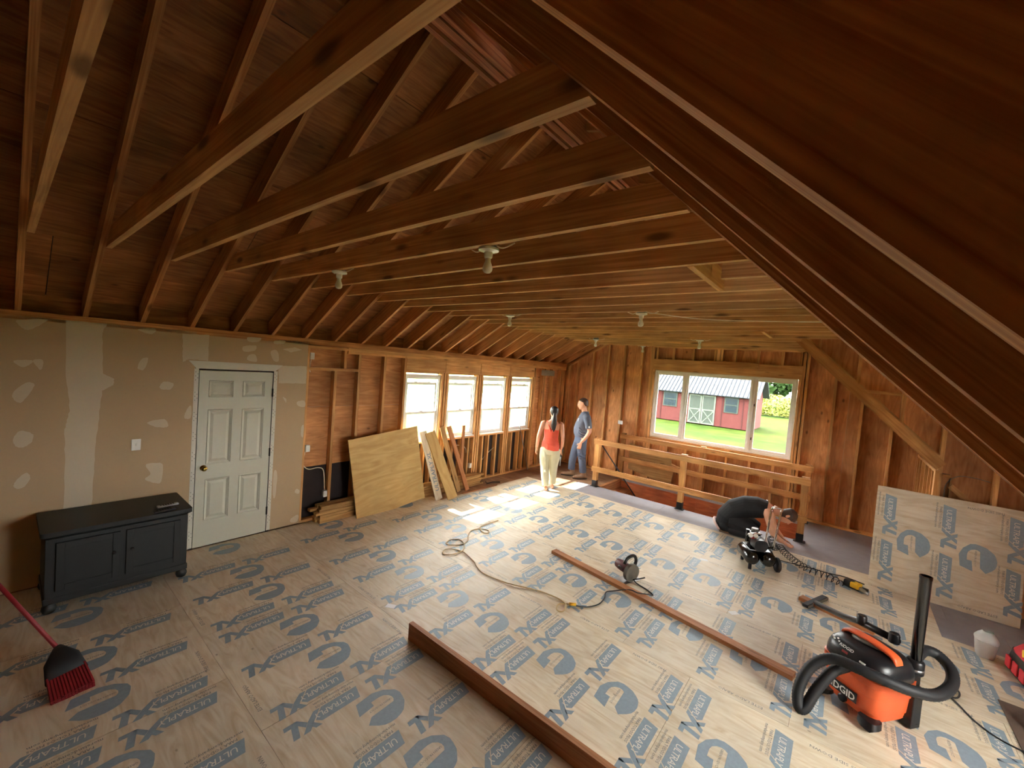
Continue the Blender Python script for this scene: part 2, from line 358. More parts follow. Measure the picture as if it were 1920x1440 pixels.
for r, xs in rows:
    y0 = 1.03 + r * 1.219
    n0 = -math.floor(xs / 1.219)
    for i in range(n0 - 1, 6):
        x0 = xs + i * 1.219; x1 = x0 + 1.219
        lim0 = 0.42 if r >= 3 else 0.0
        lim1 = {4: 6.5, 3: 7.25}.get(r, 8.3)
        if x1 <= lim0 + 0.05 or x0 >= lim1 - 0.05: continue
        if x0 < lim0 or x1 > lim1:                     # a sheet cut to the wall: its own box, printed only if most of it is left
            a, c = max(x0, lim0), min(x1, lim1)
            panel('plywood_sheet', (a + .0012, y0 + .0012, -0.006), (c - .0012, y0 + 1.219 - .0012, 0), M['sheet'], floor, 'x')
            b = MB(); hx = (a + c) / 2; hy = y0 + S / 2
            for cx in (0.135, 0.64, 1.15):
                if a + 0.13 < x0 + cx < c - 0.09:
                    for yt in (0.58, 1.135): print_stamp(b, x0 + cx, y0 + yt)
            for cx in (0.36, 0.88):
                if a + 0.16 < x0 + cx < c - 0.16: print_ring(b, x0 + cx, y0 + 0.61)
            if b.v:
                o = b.build('print', [M['blue'], M['bare'], M['inkgrey']], None, fix=False)
                sh = [q for q in COL.objects if q.parent == floor][-1]
                o.parent = sh; o.matrix_basis = sh.matrix_basis.inverted()
            continue
        sh = link('plywood_sheet', SHEET, floor, Matrix.Translation((x0 + S / 2, y0 + S / 2, 0)))
        link('print', PRINT, sh)

# ------------------------------------------------------------------ left wall
wl = struct('wall_left', 'half finished long wall, drywall by the door and bare studs beyond', 'wall')
# outer sheathing, with the four window openings cut out
WIN = [(4.16, 4.91), (5.08, 5.82), (5.99, 6.72), (6.89, 7.62)]
WZ0, WZ1 = 0.94, 2.08
def shpanel(y0, y1, z0, z1, mat='sheath'):
    panel('sheathing_panel', (-0.124, y0 + .001, z0), (-0.112, y1 - .001, z1), M[mat], wl, 'y')
for y0, y1 in ((-2.2, -0.98), (-0.98, 0.24), (0.24, 1.46), (1.46, 2.60), (2.60, 3.39), (3.39, 4.15)):
    shpanel(y0, y1, 0.74, 1.57); shpanel(y0, y1, 1.573, 2.44); shpanel(y0, y1, -0.02, 0.738, 'felt')
shpanel(4.15, 7.66, -0.02, WZ0 - 0.02, 'felt')
for y0, y1 in ((4.91, 5.08), (5.82, 5.99), (6.72, 6.89)): shpanel(y0, y1, WZ0 - .02, WZ1 + .02)
shpanel(4.15, 7.66, WZ1 + 0.02, 2.44)
shpanel(7.64, 8.35, -0.02, 2.44); shpanel(8.35, 9.14, -0.02, 2.44)
# drywall
dw = lambda y0, y1, z0, z1: panel('drywall_panel', (-0.013, y0, z0), (0, y1, z1), M['drywall'], wl, 'y')
dw(-2.2, 1.335, 0.01, 2.45); dw(1.335, 2.175, 2.065, 2.45); dw(2.175, 2.545, 0.015, 2.45)
MUD = [[(0.36, 2.45), (0.63, 2.45), (0.6, 2.37), (0.61, 1.97), (0.69, 1.92), (0.69, 1.86), (0.61, 1.8), (0.59, 1.49), (0.58, 1.3), (0.57, 0.97), (0.56, 0.4), (0.37, 0.4), (0.38, 1.07), (0.37, 1.44), (0.4, 1.63), (0.37, 1.94)], [(0.08, 2.41), (0.23, 2.44), (0.24, 2.42), (0.15, 2.34), (0.11, 2.34), (0.08, 2.38)], [(0.06, 2.06), (0.16, 2.07), (0.16, 2.04), (0.11, 2.01)], [(0.17, 2.07), (0.22, 2.08), (0.23, 2.03), (0.21, 1.99)], [(0.06, 1.78), (0.13, 1.87), (0.18, 1.86), (0.16, 1.79), (0.11, 1.7), (0.07, 1.72)], [(0.07, 1.39), (0.11, 1.45), (0.18, 1.41), (0.17, 1.34), (0.12, 1.3), (0.08, 1.32)], [(0.08, 0.99), (0.14, 1.07), (0.17, 1.03), (0.14, 0.95), (0.09, 0.94)], [(0.85, 2.42), (0.92, 2.44), (0.99, 2.44), (0.97, 2.39), (0.92, 2.39)], [(0.88, 2.11), (0.91, 2.14), (0.94, 2.13), (0.91, 2.02), (0.86, 2.03)], [(1.04, 1.86), (1.08, 1.9), (1.15, 1.88), (1.13, 1.82), (1.05, 1.82)], [(0.95, 1.47), (1.05, 1.5), (1.1, 1.49), (1.12, 1.42), (1.03, 1.42)], [(0.95, 1.03), (1.03, 1.04), (1.09, 1.01), (1.08, 0.83), (1.02, 0.83), (0.95, 0.88), (0.99, 0.93)], [(1.21, 2.42), (1.45, 2.43), (1.45, 2.14), (1.28, 2.15), (1.22, 2.11), (1.22, 2.25)],
       [(2.19, 2.12), (2.54, 2.13), (2.54, 1.9), (2.2, 1.9)], [(1.79, 2.33), (1.92, 2.35), (1.91, 2.29), (1.8, 2.27)], [(1.85, 2.23), (1.92, 2.24), (1.94, 2.16), (1.84, 2.17)], [(2.09, 2.29), (2.16, 2.31), (2.19, 2.19), (2.13, 2.18)], [(2.23, 2.33), (2.37, 2.37), (2.46, 2.34), (2.33, 2.3)], [(2.13, 2.43), (2.25, 2.44), (2.23, 2.4), (2.13, 2.39)], [(1.83, 2.44), (1.97, 2.45), (1.95, 2.4), (1.85, 2.39)], [(2.26, 1.72), (2.3, 1.7), (2.3, 1.65)], [(2.44, 1.66), (2.53, 1.67), (2.54, 1.59), (2.45, 1.61)], [(1.265, 1.57), (1.31, 1.64), (1.315, 1.51), (1.26, 1.5)], [(2.49, 0.49), (2.53, 0.46), (2.52, 0.42), (2.47, 0.45)], [(2.20, 0.77), (2.24, 0.73), (2.23, 0.44), (2.20, 0.47)], [(2.51, 1.32), (2.54, 1.34), (2.54, 1.19), (2.51, 1.21)], [(2.44, 0.1), (2.53, 0.13), (2.52, 0.04), (2.44, 0.05)]]
for q in MUD:
    big = len(q) > 12 or max(p[0] for p in q) - min(p[0] for p in q) > .22
    sp = smooth_path([(p[0], p[1], 0) for p in q], 6, True) if not big else [V3 for a, c in zip(q, q[1:] + q[:1]) for V3 in (Vector((a[0], a[1], 0)).lerp(Vector((c[0], c[1], 0)), t / 8) for t in range(8))]
    w = .004 if big else .0025
    pts = [(p.x + random.uniform(-w, w), min(2.449, p.y + random.uniform(-w, w))) for p in sp]
    MB().prism(pts, 0.0, 0.0012).build('compound_patch', M['mud'], wl, M4=Matrix(((0, 0, 1, 0), (1, 0, 0, 0), (0, 1, 0, 0), (0, 0, 0, 1))))
# framing members
SD = 0.089; SX = -0.0145 - SD / 2
def stud(y, z0, z1, w=0.038): return lumber_z('stud', SX - (0.012 if y < 2.5 else 0), y, z0, z1, SD, w, M['stud'], wl)
for y in (2.56, 2.951, 3.311, 3.741, 4.121): stud(y, 0.036, 2.08 if y in (2.951,) else 2.375)
for y in (4.93, 4.995, 5.052, 5.845, 5.905, 5.965, 6.745, 6.805, 6.865, 7.645, 7.70): stud(y, 0.036, WZ1 + 0.04)
for y in (7.74, 8.06, 8.13, 8.45, 8.80, 8.99): stud(y, 0.036, 2.33)
for y in (4.40, 4.62, 4.76, 5.28, 5.50, 5.70, 6.10, 6.27, 6.51, 7.02, 7.27, 7.45): stud(y, 0.036, 0.90)
stud(3.085, 2.12, 2.375)
lumber('blocking', (SX, 2.56, 2.10), (SX, 3.292, 2.10), 0.038, SD, M['stud'], wl, side=(0, 0, 1))
lumber('bottom_plate', (SX, 2.545, 0.018), (SX, 9.03, 0.018), 0.036, SD, M['stud'], wl, side=(0, 0, 1))
lumber('top_plate', (SX, 2.545, 2.394), (SX, 3.12, 2.394), 0.036, SD, M['stud'], wl, side=(0, 0, 1))
lumber('top_plate', (SX, 3.12, 2.352), (SX, 9.04, 2.352), 0.036, SD, M['stud'], wl, side=(0, 0, 1))
lumber('top_plate', (SX + .003, 3.12, 2.395), (SX + .003, 9.04, 2.395), 0.046, SD, M['stud'], wl, side=(0, 0, 1))
lumber('top_plate', (-0.055, -2.2, 2.458), (-0.055, 9.05, 2.458), 0.076, 0.11, M['rafter'], wl, side=(0, 0, 1))
for y0, y1 in ((4.14, 4.985), (4.99, 5.895), (5.90, 6.795), (6.80, 7.68)):
    panel('window_header', (-0.07, y0 + .002, WZ1 + .045), (-0.012, y1 - .002, 2.332), M['stud'], wl, 'y')
for y0, y1 in WIN:
    panel('rough_sill', (-0.105, y0 - .02, 0.90), (-0.008, y1 + .02, 0.936), M['stud'], wl, 'y')
panel('nailing_plate', (-0.012, 7.95, 2.17), (-0.006, 8.5, 2.30), plain('weathered_board', lin(150, 138, 118), 0.8, var=0.2), wl, 'y')

# ------------------------------------------------------------------ windows in the left wall
def double_hung(n, y0, y1):
    w = struct('window_%d' % n, 'white vinyl double hung window', 'window'); z0, z1 = WZ0, WZ1
    def bars(name, parts, x0, x1, parent, mat=M['white']):
        b = MB()
        for a in parts: b.box((x0, a[0], a[2]), (x1, a[1], a[3]))
        return b.build(name, mat, parent, bevel=0.003)
    t = 0.032
    bars('frame', [(y0, y0 + t, z0, z1), (y1 - t, y1, z0, z1), (y0 + t, y1 - t, z0, z0 + 0.03), (y0 + t, y1 - t, z1 - 0.045, z1)], -0.112, -0.045, w)
    bars('stop', [(y0 + t, y0 + t + .015, z0 + .03, z1 - .045), (y1 - t - .015, y1 - t, z0 + .03, z1 - .045), (y0 + t + .015, y1 - t - .015, z1 - .075, z1 - .045)], -0.085, -0.06, w)
    a, c = y0 + t + .015, y1 - t - .015
    us = bars('upper_sash', [(a, a + .035, 1.40, 1.945), (c - .035, c, 1.40, 1.945), (a + .035, c - .035, 1.905, 1.945), (a + .035, c - .035, 1.40, 1.432)], -0.105, -0.086, w)
    ls = bars('lower_sash', [(a, a + .035, z0 + .03, 1.445), (c - .035, c, z0 + .03, 1.445), (a + .035, c - .035, z0 + .03, z0 + .075), (a + .035, c - .035, 1.405, 1.445)], -0.084, -0.062, w)
    MB().box((-0.098, a + .03, 1.43), (-0.094, c - .03, 1.91)).build('pane', M['glass'], us)
    MB().box((-0.076, a + .03, z0 + .07), (-0.072, c - .03, 1.41)).build('pane', M['glass'], ls)
    for q in (0.28, 0.72):
        MB().box((-0.086, a + (c - a) * q - .03, 1.945), (-0.072, a + (c - a) * q + .03, 1.958)).build('tilt_latch', M['steel'], us, bevel=0.003)
    MB().box((-0.07, (a + c) / 2 - .03, 1.445), (-0.055, (a + c) / 2 + .03, 1.458)).build('sash_lock', M['dark'], ls, bevel=0.003)
    MB().box((-0.11, y0, z0 - .012), (-0.004, y1, z0 + .004)).build('sill', M['white'], w, bevel=0.002)
for i, (a, c) in enumerate(WIN): double_hung(i + 1, a, c)

# ------------------------------------------------------------------ door
dr = struct('door_1', 'pale six panel door with a brass knob in the drywalled wall', 'door')
D0, D1, DZ = 1.378, 2.132, 2.03; dwid = D1 - D0
b = MB(); b.box((-0.045, D0, 0.012), (-0.014, D1, DZ))
cols = [(D0 + .12 * dwid, D0 + .44 * dwid), (D0 + .57 * dwid, D0 + .885 * dwid)]; rws = [(1.73, 1.92), (0.96, 1.59), (0.31, 0.79)]
ys = [D0, cols[0][0], cols[0][1], cols[1][0], cols[1][1], D1]
for a, c in ((ys[0], ys[1]), (ys[2], ys[3]), (ys[4], ys[5])): b.box((-0.015, a, 0.012), (-0.003, c, DZ))
zz = [0.012, .31, .79, .96, 1.59, 1.73, 1.92, DZ]
for a, c in cols:
    for q in (0, 2, 4, 6): b.box((-0.015, a, zz[q]), (-0.003, c, zz[q + 1]))
slab = b.build('slab', M['door'], dr)
for a, c in cols:
    for z0, z1 in rws:
        rg = lambda x, e: [(x, a + e, z0 + e), (x, c - e, z0 + e), (x, c - e, z1 - e), (x, a + e, z1 - e)]
        MB().rings([rg(-0.0145, 0.0), rg(-0.0005, 0.004), rg(-0.003, 0.012), rg(-0.013, 0.028), rg(-0.012, 0.034), rg(-0.004, 0.058), rg(-0.004, 0.06)]).build('raised_panel', M['door'], slab)
kb = MB().lathe([(0.001, 0), (0.032, 0.0), (0.032, 0.006), (0.014, 0.010), (0.013, 0.028), (0.024, 0.036), (0.030, 0.05), (0.024, 0.062), (0.001, 0.066)], 24)
kb.build('knob', M['brass'], dr, True, Matrix.Translation((-0.003, D0 + 0.07, 0.925)) @ Matrix.Rotation(PI / 2, 4, 'Y'))
for z in (1.78, 1.03, 0.28):
    MB().box((-0.004, D1 - .006, z - .05), (0.004, D1 + .012, z + .05)).cyl((0.006, D1 + .003, z - .052), (0.006, D1 + .003, z + .052), 0.006, seg=10).build('hinge', M['dark'], dr)
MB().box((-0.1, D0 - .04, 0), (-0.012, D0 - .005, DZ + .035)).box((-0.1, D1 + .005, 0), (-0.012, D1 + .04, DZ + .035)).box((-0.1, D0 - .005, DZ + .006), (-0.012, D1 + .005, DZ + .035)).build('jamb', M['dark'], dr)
def bead(y0, y1):
    bo = MB().box((0.0, y0, 0.02), (0.0022, y1, 2.05)).build('corner_bead', M['metalbead'], dr)
    h = MB()
    for k in range(9):
        for j in range(5): h.box((0.0022, y0 + .010 + .02 * (j % 2), 0.12 + .225 * k + .022 * j), (0.0028, y0 + .016 + .02 * (j % 2), 0.127 + .225 * k + .022 * j))
    h.build('punched_hole', M['dark'], bo)
bead(D0 - .05, D0 - .008); bead(D1 + .008, D1 + .05)
MB().prism([(1.275, 2.135), (2.24, 2.128), (2.155, 2.048), (1.345, 2.05)], 0, 0.004).build('head_flange', M['metalbead'], dr, M4=Matrix(((0, 0, 1, 0), (1, 0, 0, 0), (0, 1, 0, 0), (0, 0, 0, 1))))

# ------------------------------------------------------------------ far wall (gable)
wf = struct('wall_far', 'bare framed gable wall with plywood sheathing and a wide window', 'wall')
PZX = lambda y: Matrix(((0, 1, 0, 0), (0, 0, 1, y), (1, 0, 0, 0), (0, 0, 0, 1)))     # local x -> world z, y -> x, z -> y
def gable_top(x): return min(LU(x) + .17, RU(x) + .2, 4.7)
def gpanel(x0, x1, z0=None, z1=None):
    z0 = -0.05 if z0 is None else z0
    ta, tb = (gable_top(x0), gable_top(x1)) if z1 is None else (z1, z1)
    pts = [(z0, x0 + .001), (z0, x1 - .001), (tb, x1 - .001)]
    if z1 is None and x0 < 3.46 < x1: pts.append((4.7, 3.46))
    pts.append((ta, x0 + .001))
    MB().prism(pts, 0, 0.012).build('sheathing_panel', M['sheath'], wf, M4=PZX(YF + SD + .002))
for x0, x1 in ((-0.12, 1.0), (1.0, 2.21)): gpanel(x0, x1)
gpanel(2.21, 3.4, -0.05, 1.0); gpanel(3.4, 4.88, -0.05, 1.0); gpanel(2.21, 3.5, 2.5); gpanel(3.5, 4.88, 2.5)
for x0, x1 in ((4.88, 5.60), (5.60, 6.5), (6.5, 7.9)): gpanel(x0, x1)
def gsiding(x0, x1, z0=-.6, z1=None):  # unseen backing added to keep light out of the panel seams
    ta, tb = (gable_top(x0) + .03, gable_top(x1) + .03) if z1 is None else (z1, z1)
    pts = [(z0, x0), (z0, x1), (tb, x1)] + ([(4.75, 3.46)] if z1 is None and x0 < 3.46 < x1 else []) + [(ta, x0)]
    MB().prism(pts, 0, 0.02).build('siding', M['siding'], wf, M4=PZX(YF + SD + .016))
M['siding'] = plain('outside_siding', lin(214, 210, 200), 0.7)
gsiding(-.16, 2.215); gsiding(2.215, 4.88, -.6, 1.0); gsiding(2.215, 4.88, 2.5); gsiding(4.88, 8.1)
def gstud(x, z0=0.036, z1=None, w=0.038, name='stud'):
    z1 = min(LU(x) - .05, RU(x) - .02) if z1 is None else z1
    return lumber_z(name, x, YF + SD / 2, z0, z1, w, SD, M['stud'], wf)
for x in (0.02, 0.075, 0.31, 0.72, 1.12, 1.52, 1.93, 2.15, 2.19, 4.93, 4.985, 5.40, 5.775, 6.17, 6.56): gstud(x)
gstud(2.225, 0.036, 2.5); gstud(4.885, 0.036, 2.5)
for x in (2.27, 2.62, 3.02, 3.44, 3.56, 3.80, 4.20, 4.59, 4.87): gstud(x, 2.742, 2.99, name='cripple_stud')
gstud(3.50, 2.742, 2.99, 0.06, name='cripple_stud')
for x in (2.27, 2.65, 3.04, 3.43, 3.82, 4.22, 4.61, 4.85): gstud(x, 0.036, 0.94, name='cripple_stud')
panel('window_header', (2.17, YF + .004, 2.50), (4.955, YF + .06, 2.74), M['stud'], wf, 'x')
panel('header_board', (3.21, YF - .036, 2.635), (4.22, YF + .004, 2.755), M['rail'], wf, 'x')
panel('rough_sill', (2.21, YF, 0.945), (4.89, YF + SD, 1.02), M['stud'], wf, 'x')
panel('bottom_plate', (HX1, YF, -0.005), (7.6, YF + SD, 0.036), M['stud'], wf, 'x'); panel('bottom_plate', (-0.1, YF, -0.005), (HX1, YF + SD, 0.036), M['stud'], wf, 'x')
panel('plate', (2.17, YF, 2.99), (4.955, YF + SD, 3.03), M['stud'], wf, 'x')
lumber('rake_plate', (0.0, YF + .04, LU(0) - .065), (3.4, YF + .04, LU(3.4) - .065), 0.089, 0.038, M['rail'], wf)
lumber('rake_plate', (4.6, YF + .04, RU(4.6) - .03), (7.4, YF + .04, RU(7.4) - .03), 0.089, 0.038, M['rail'], wf)

wv = struct('window_5', 'wide white three part window looking out on the shed', 'window')
wx0, wx1, wz0, wz1 = 2.25, 4.86, 1.025, 2.49
def fbars(name, parts, y0, y1, parent, mat=M['white'], bev=0.003):
    b = MB()
    for a in parts: b.box((a[0], y0, a[2]), (a[1], y1, a[3]))
    return b.build(name, mat, parent, bevel=bev)
fbars('frame', [(wx0, wx0 + .04, wz0, wz1), (wx1 - .04, wx1, wz0, wz1), (wx0 + .04, wx1 - .04, wz0, wz0 + .045), (wx0 + .04, wx1 - .04, wz1 - .04, wz1)], YF + .03, YF + .10, wv)
for x in (2.915, 4.165): fbars('mullion', [(x - .028, x + .028, wz0 + .045, wz1 - .04)], YF + .028, YF + .10, wv)
for a, c in ((wx0 + .04, 2.887), (2.943, 4.137), (4.193, wx1 - .04)):
    fx = c - a > 1.0; t = 0.028 if fx else 0.045
    s = fbars('sash', [(a, a + t, wz0 + .045, wz1 - .04), (c - t, c, wz0 + .045, wz1 - .04), (a + t, c - t, wz0 + .045, wz0 + .045 + t), (a + t, c - t, wz1 - .04 - t, wz1 - .04)], YF + .05, YF + .085, wv)
    MB().box((a + t - .005, YF + .066, wz0 + .04 + t), (c - t + .005, YF + .07, wz1 - .035 - t)).build('pane', M['view_dimming'], s)  # clear pane given a dark colour to dim the view outside
    if not fx and a > 4:
        for z in (1.30, 1.95): MB().box((a + .004, YF + .035, z - .025), (a + .02, YF + .05, z + .025)).build('latch', M['dark'], s, bevel=.003)
# foam strip round the rough opening
MB().tube([(wx0 - .012 + random.uniform(-.006, .006), YF + .035, wz0 + .05 + .055 * i) for i in range(26)], 0.012, 6).build('foam_sealant', M['mud'], wv, True)
MB().tube([(wx1 + .012 + random.uniform(-.006, .006), YF + .035, wz0 + .05 + .055 * i) for i in range(26)], 0.012, 6).build('foam_sealant', M['mud'], wv, True)
MB().tube([(wx0 + .1 * i, YF + .035, wz1 + .006 + random.uniform(-.005, .005)) for i in range(27)], 0.010, 6).build('foam_sealant', M['mud'], wv, True)

# ------------------------------------------------------------------ dormer and back of the room
wc = struct('wall_cheek', 'framed dormer cheek under the steep roof side', 'wall'); wk = struct('wall_knee', 'framed knee wall behind the leaning printed sheet', 'wall'); wr = struct('wall_right', 'framed dormer wall under the steep roof side', 'wall')
def rpanel(p, name='sheathing_panel', y=YC + SD + .002): MB().prism([(q[1], q[0]) for q in p], 0, 0.012).build(name, M['sheath'], wk if p[0][0] > 6.4 else wc, M4=PZX(y))
ctop = lambda x: 4.72 - 0.3 * (x - 3.5)
rpanel([(4.45, RU(4.45) - .1), (5.66, RU(5.66) - .1), (5.66, ctop(5.66)), (4.45, ctop(4.45))])
rpanel([(5.66, RU(5.66) - .1), (6.49, RU(6.49) - .1), (6.49, ctop(6.49)), (5.66, ctop(5.66))])
rpanel([(6.49, -.02), (7.2, -.02), (7.2, ctop(7.2)), (6.49, ctop(6.49))]); rpanel([(7.2, -.02), (8.1, -.02), (8.1, ctop(8.1)), (7.2, ctop(7.2))])
CS = [(5.21, RU(5.21) - .06, 3.55), (5.66, RU(5.66) - .06, 3.5), (6.115, RU(6.115) - .06, 3.4), (6.50, 0.036, 3.3), (6.95, 0.036, 3.25), (7.36, 0.036, 3.2), (7.77, 0.036, 3.1)]
for x, a, c in CS: lumber_z('stud', x, YC + SD / 2, a, c, 0.038, SD, M['stud'], wk if x > 6.4 else wc)
lumber('blocking', (5.55, YC + .02, 2.375), (6.09, YC + .02, 2.36), 0.038, 0.04, M['stud'], wc, side=(0, 0, 1))
lumber('trimmer_rafter', (4.72, YC - .02, 3.03 - .98 * (4.72 - 4.925) + .06), (6.50, YC - .02, 3.03 - .98 * (6.50 - 4.925) + .06), 0.038, 0.12, M['rail'], wc)
lumber('trimmer_rafter', (4.72, YC + .02, 3.03 - .98 * (4.72 - 4.925) + .09), (6.48, YC + .02, 3.03 - .98 * (6.48 - 4.925) + .09), 0.038, 0.12, M['stud'], wc)
lumber_z('post', 6.47, YC - .02, 0.0, 1.50, 0.038, 0.089, M['rail'], wk)
lumber('brace', (6.60, YC + .03, 1.33), (6.98, YC + .03, 0.98), 0.02, 0.06, M['stud'], wk)
for y in (7.36, 7.62, 7.87, 8.2, 8.5, 8.75, 8.98): lumber_z('stud', 6.50 + SD / 2, y, 0.036, 1.42, SD, 0.038, M['rail'], wk)
lumber('top_plate', (6.50 + SD / 2, YC, 1.44), (6.50 + SD / 2, 9.04, 1.44), 0.038, SD, M['rail'], wk, side=(0, 0, 1))
for y0, y1 in ((YC + .02, 8.1), (8.1, 9.04)): panel('sheathing_panel', (6.595, y0, 0), (6.607, y1, 1.42), M['pine'], wk, 'z')
# dormer front wall; its window, out of view, is added to light the floor
DW = [(2.2, 3.5)]; dz0, dz1 = 0.85, 2.2
def fpanel(y0, y1, z0, z1): panel('sheathing_panel', (XD + SD, y0, z0), (XD + SD + .012, y1, z1), M['sheath'], wr, 'y')
fpanel(1.6, 7.2, -.02, dz0); fpanel(1.6, 7.2, dz1, 3.5)
for y0, y1 in ((1.6, 2.2), (3.5, 7.2)): fpanel(y0, y1, dz0, dz1)
for i, (a, c) in enumerate(DW):
    w = struct('window_%d' % (6 + i), 'white dormer window added out of view to light the floor', 'window')
    b = MB().box((XD + .03, a, dz0), (XD + .1, a + .04, dz1)).box((XD + .03, c - .04, dz0), (XD + .1, c, dz1)).box((XD + .03, a + .04, dz0), (XD + .1, c - .04, dz0 + .04)).box((XD + .03, a + .04, dz1 - .04), (XD + .1, c - .04, dz1)).box((XD + .04, (a + c) / 2 - .02, dz0 + .04), (XD + .09, (a + c) / 2 + .02, dz1 - .04))
    b.build('frame', M['white'], w)
    MB().box((XD + .06, a + .03, dz0 + .03), (XD + .064, c - .03, dz1 - .03)).build('pane', M['glass'], w)
for y in (1.70, 2.17, 3.53, 3.9, 4.3, 4.7, 5.0, 5.33, 5.7, 6.1, 6.5, 6.94): lumber_z('stud', XD + SD / 2, y, .036, 2.95, SD, .038, M['stud'], wr)
# near cheek above the roof beside the dormer
MB().prism([(RU(x) + .1, x) for x in (3.6, 8.0)] + [(ctop(8.0), 8.0), (ctop(3.6), 3.6)], 0, 0.012).build('sheathing_panel', M['sheath'], wr, M4=PZX(1.62))

wb = struct('wall_back', 'plywood gable wall behind the viewer', 'wall')
for x0, x1 in ((-.12, 1.4), (1.4, 2.7), (2.7, 4.2), (4.2, 5.6), (5.6, 6.9), (6.9, 8.2)):
    pts = [(-.05, x0), (-.05, x1), (gable_top(x1), x1)] + ([(4.7, 3.46)] if x0 < 3.46 < x1 else []) + [(gable_top(x0), x0)]
    MB().prism(pts, 0, 0.012).build('sheathing_panel', M['sheath'], wb, M4=PZX(-2.2))

# ------------------------------------------------------------------ roof
ce = struct('ceiling', 'open timber roof with rafters, ties and plywood sheathing', 'ceiling')
for k in range(-5, 23):
    y = YR(k) if k < 22 else YF - .03
    a = Vector((-0.30, y, LU(-.30))) + nL * DR / 2; c = Vector((3.335, y, LU(3.335))) + nL * DR / 2
    lumber('rafter', a, c, 0.038, DR, M['rafter'], ce)
for k in list(range(-5, 5)) + [4.12] + [17.6, 18, 19, 20, 21, 22]:
    y = YR(k)
    a = Vector((3.52, y, RU(3.52))) + nR * DR / 2; c = Vector((8.25, y, RU(8.25))) + nR * DR / 2
    lumber('rafter', a, c, 0.038, DR, M['rafter'], ce)
for k in range(5, 17):                       # short rafters over the dormer, hidden above the ties
    y = YR(k); lumber('rafter', (3.52, y, 4.60), (8.1, y, 3.22), 0.038, 0.14, M['rafter'], ce)
for k in range(-5, 22):
    y = YT(k); z = TZ(y) + 0.07
    x0 = (z - 0.07 - 2.50) / 0.578 - 0.02
    x1 = 5.0 if k <= 4 or k > 16 else XD + .03
    if k == 7: x1 = 4.75
    lumber('ceiling_tie', (x0 + .0, y, z), (x1, y, z), 0.038, 0.14, M['tie'], ce)
lumber('ceiling_tie', (4.86, YT(7), TZ(3) + .07), (XD + .03, YT(7), TZ(3) + .07), 0.038, 0.14, M['tie'], ce)
lumber('tie_header', (4.77, YT(6) + .02, TZ(3) + .07), (4.77, YT(8) - .02, TZ(3) + .07), 0.038, 0.14, M['rail'], ce, side=(1, 0, 0))
lumber('tie_header', (4.70, YT(14) + .02, TZ(6) + .06), (4.70, YT(16) - .02, TZ(6) + .06), 0.038, 0.14, M['rail'], ce, side=(1, 0, 0))
for i in range(4):
    x = 3.357 + i * 0.047
    panel('ridge_ply', (x - .019, -2.2, 4.39 + (0, .02, .004, .012)[i]), (x + .019, 9.05, 4.72), M['lvl'], ce, 'y')
# sheathing panels on both slopes
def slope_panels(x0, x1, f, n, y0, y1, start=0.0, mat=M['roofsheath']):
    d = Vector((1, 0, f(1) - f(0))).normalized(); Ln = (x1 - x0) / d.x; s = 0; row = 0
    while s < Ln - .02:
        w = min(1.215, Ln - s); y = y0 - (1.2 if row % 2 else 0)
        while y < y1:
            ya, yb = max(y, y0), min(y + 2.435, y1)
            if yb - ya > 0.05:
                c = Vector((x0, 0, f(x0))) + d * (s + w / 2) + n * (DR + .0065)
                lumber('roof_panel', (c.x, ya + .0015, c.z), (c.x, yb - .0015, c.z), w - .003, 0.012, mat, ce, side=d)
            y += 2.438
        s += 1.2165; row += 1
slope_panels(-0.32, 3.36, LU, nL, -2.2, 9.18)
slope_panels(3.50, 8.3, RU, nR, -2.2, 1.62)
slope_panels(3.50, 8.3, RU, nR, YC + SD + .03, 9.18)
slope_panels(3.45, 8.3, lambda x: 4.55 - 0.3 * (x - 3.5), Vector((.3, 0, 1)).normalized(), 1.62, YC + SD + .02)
# eave blocking between the rafters
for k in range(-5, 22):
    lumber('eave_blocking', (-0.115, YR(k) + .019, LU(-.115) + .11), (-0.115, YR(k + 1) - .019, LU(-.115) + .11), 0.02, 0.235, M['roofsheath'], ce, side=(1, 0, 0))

# ------------------------------------------------------------------ stairwell
st = struct('stairs', 'wooden stair going down inside the railed opening', 'stairs')
panel('well_panel', (HX0, HY1 - .014, -2.6), (3.4, HY1 - .002, -0.035), M['reddish'], st, 'x'); panel('well_panel', (3.402, HY1 - .014, -2.6), (HX1, HY1 - .002, -0.035), M['reddish'], st, 'x')
panel('well_panel', (HX0, HY0 + .001, -2.6), (HX1, HY0 + .011, -0.035), M['reddish'], st, 'x')
panel('well_panel', (HX1 - .013, HY0 + .012, -2.6), (HX1 - .001, HY1 - .015, -0.035), M['reddish'], st, 'y')
panel('edge_strip', (HX0, HY1 - .02, -0.034), (HX1, HY1 + .02, 0.004), M['subfloor'], st, 'x')
panel('tread', (HX0 - .02, HY0 + .002, -0.026), (HX0 + .05, HY1 - .02, 0.002), M['board'], st, 'y')
for i in range(9):
    x = HX0 + .02 + i * 0.25; z = -0.19 * (i + 1)
    panel('tread', (x, HY0 + .012, z - .035), (x + .275, HY1 - .012, z), M['board'], st, 'y')
    panel('riser', (x + .001, HY0 + .012, z), (x + .02, HY1 - .012, z + .152), M['board'], st, 'y')
MB().box((HX0, HY0 - .1, -2.66), (HX1, HY1 + .1, -2.6)).build('lower_floor', M['oldfloor'], st)
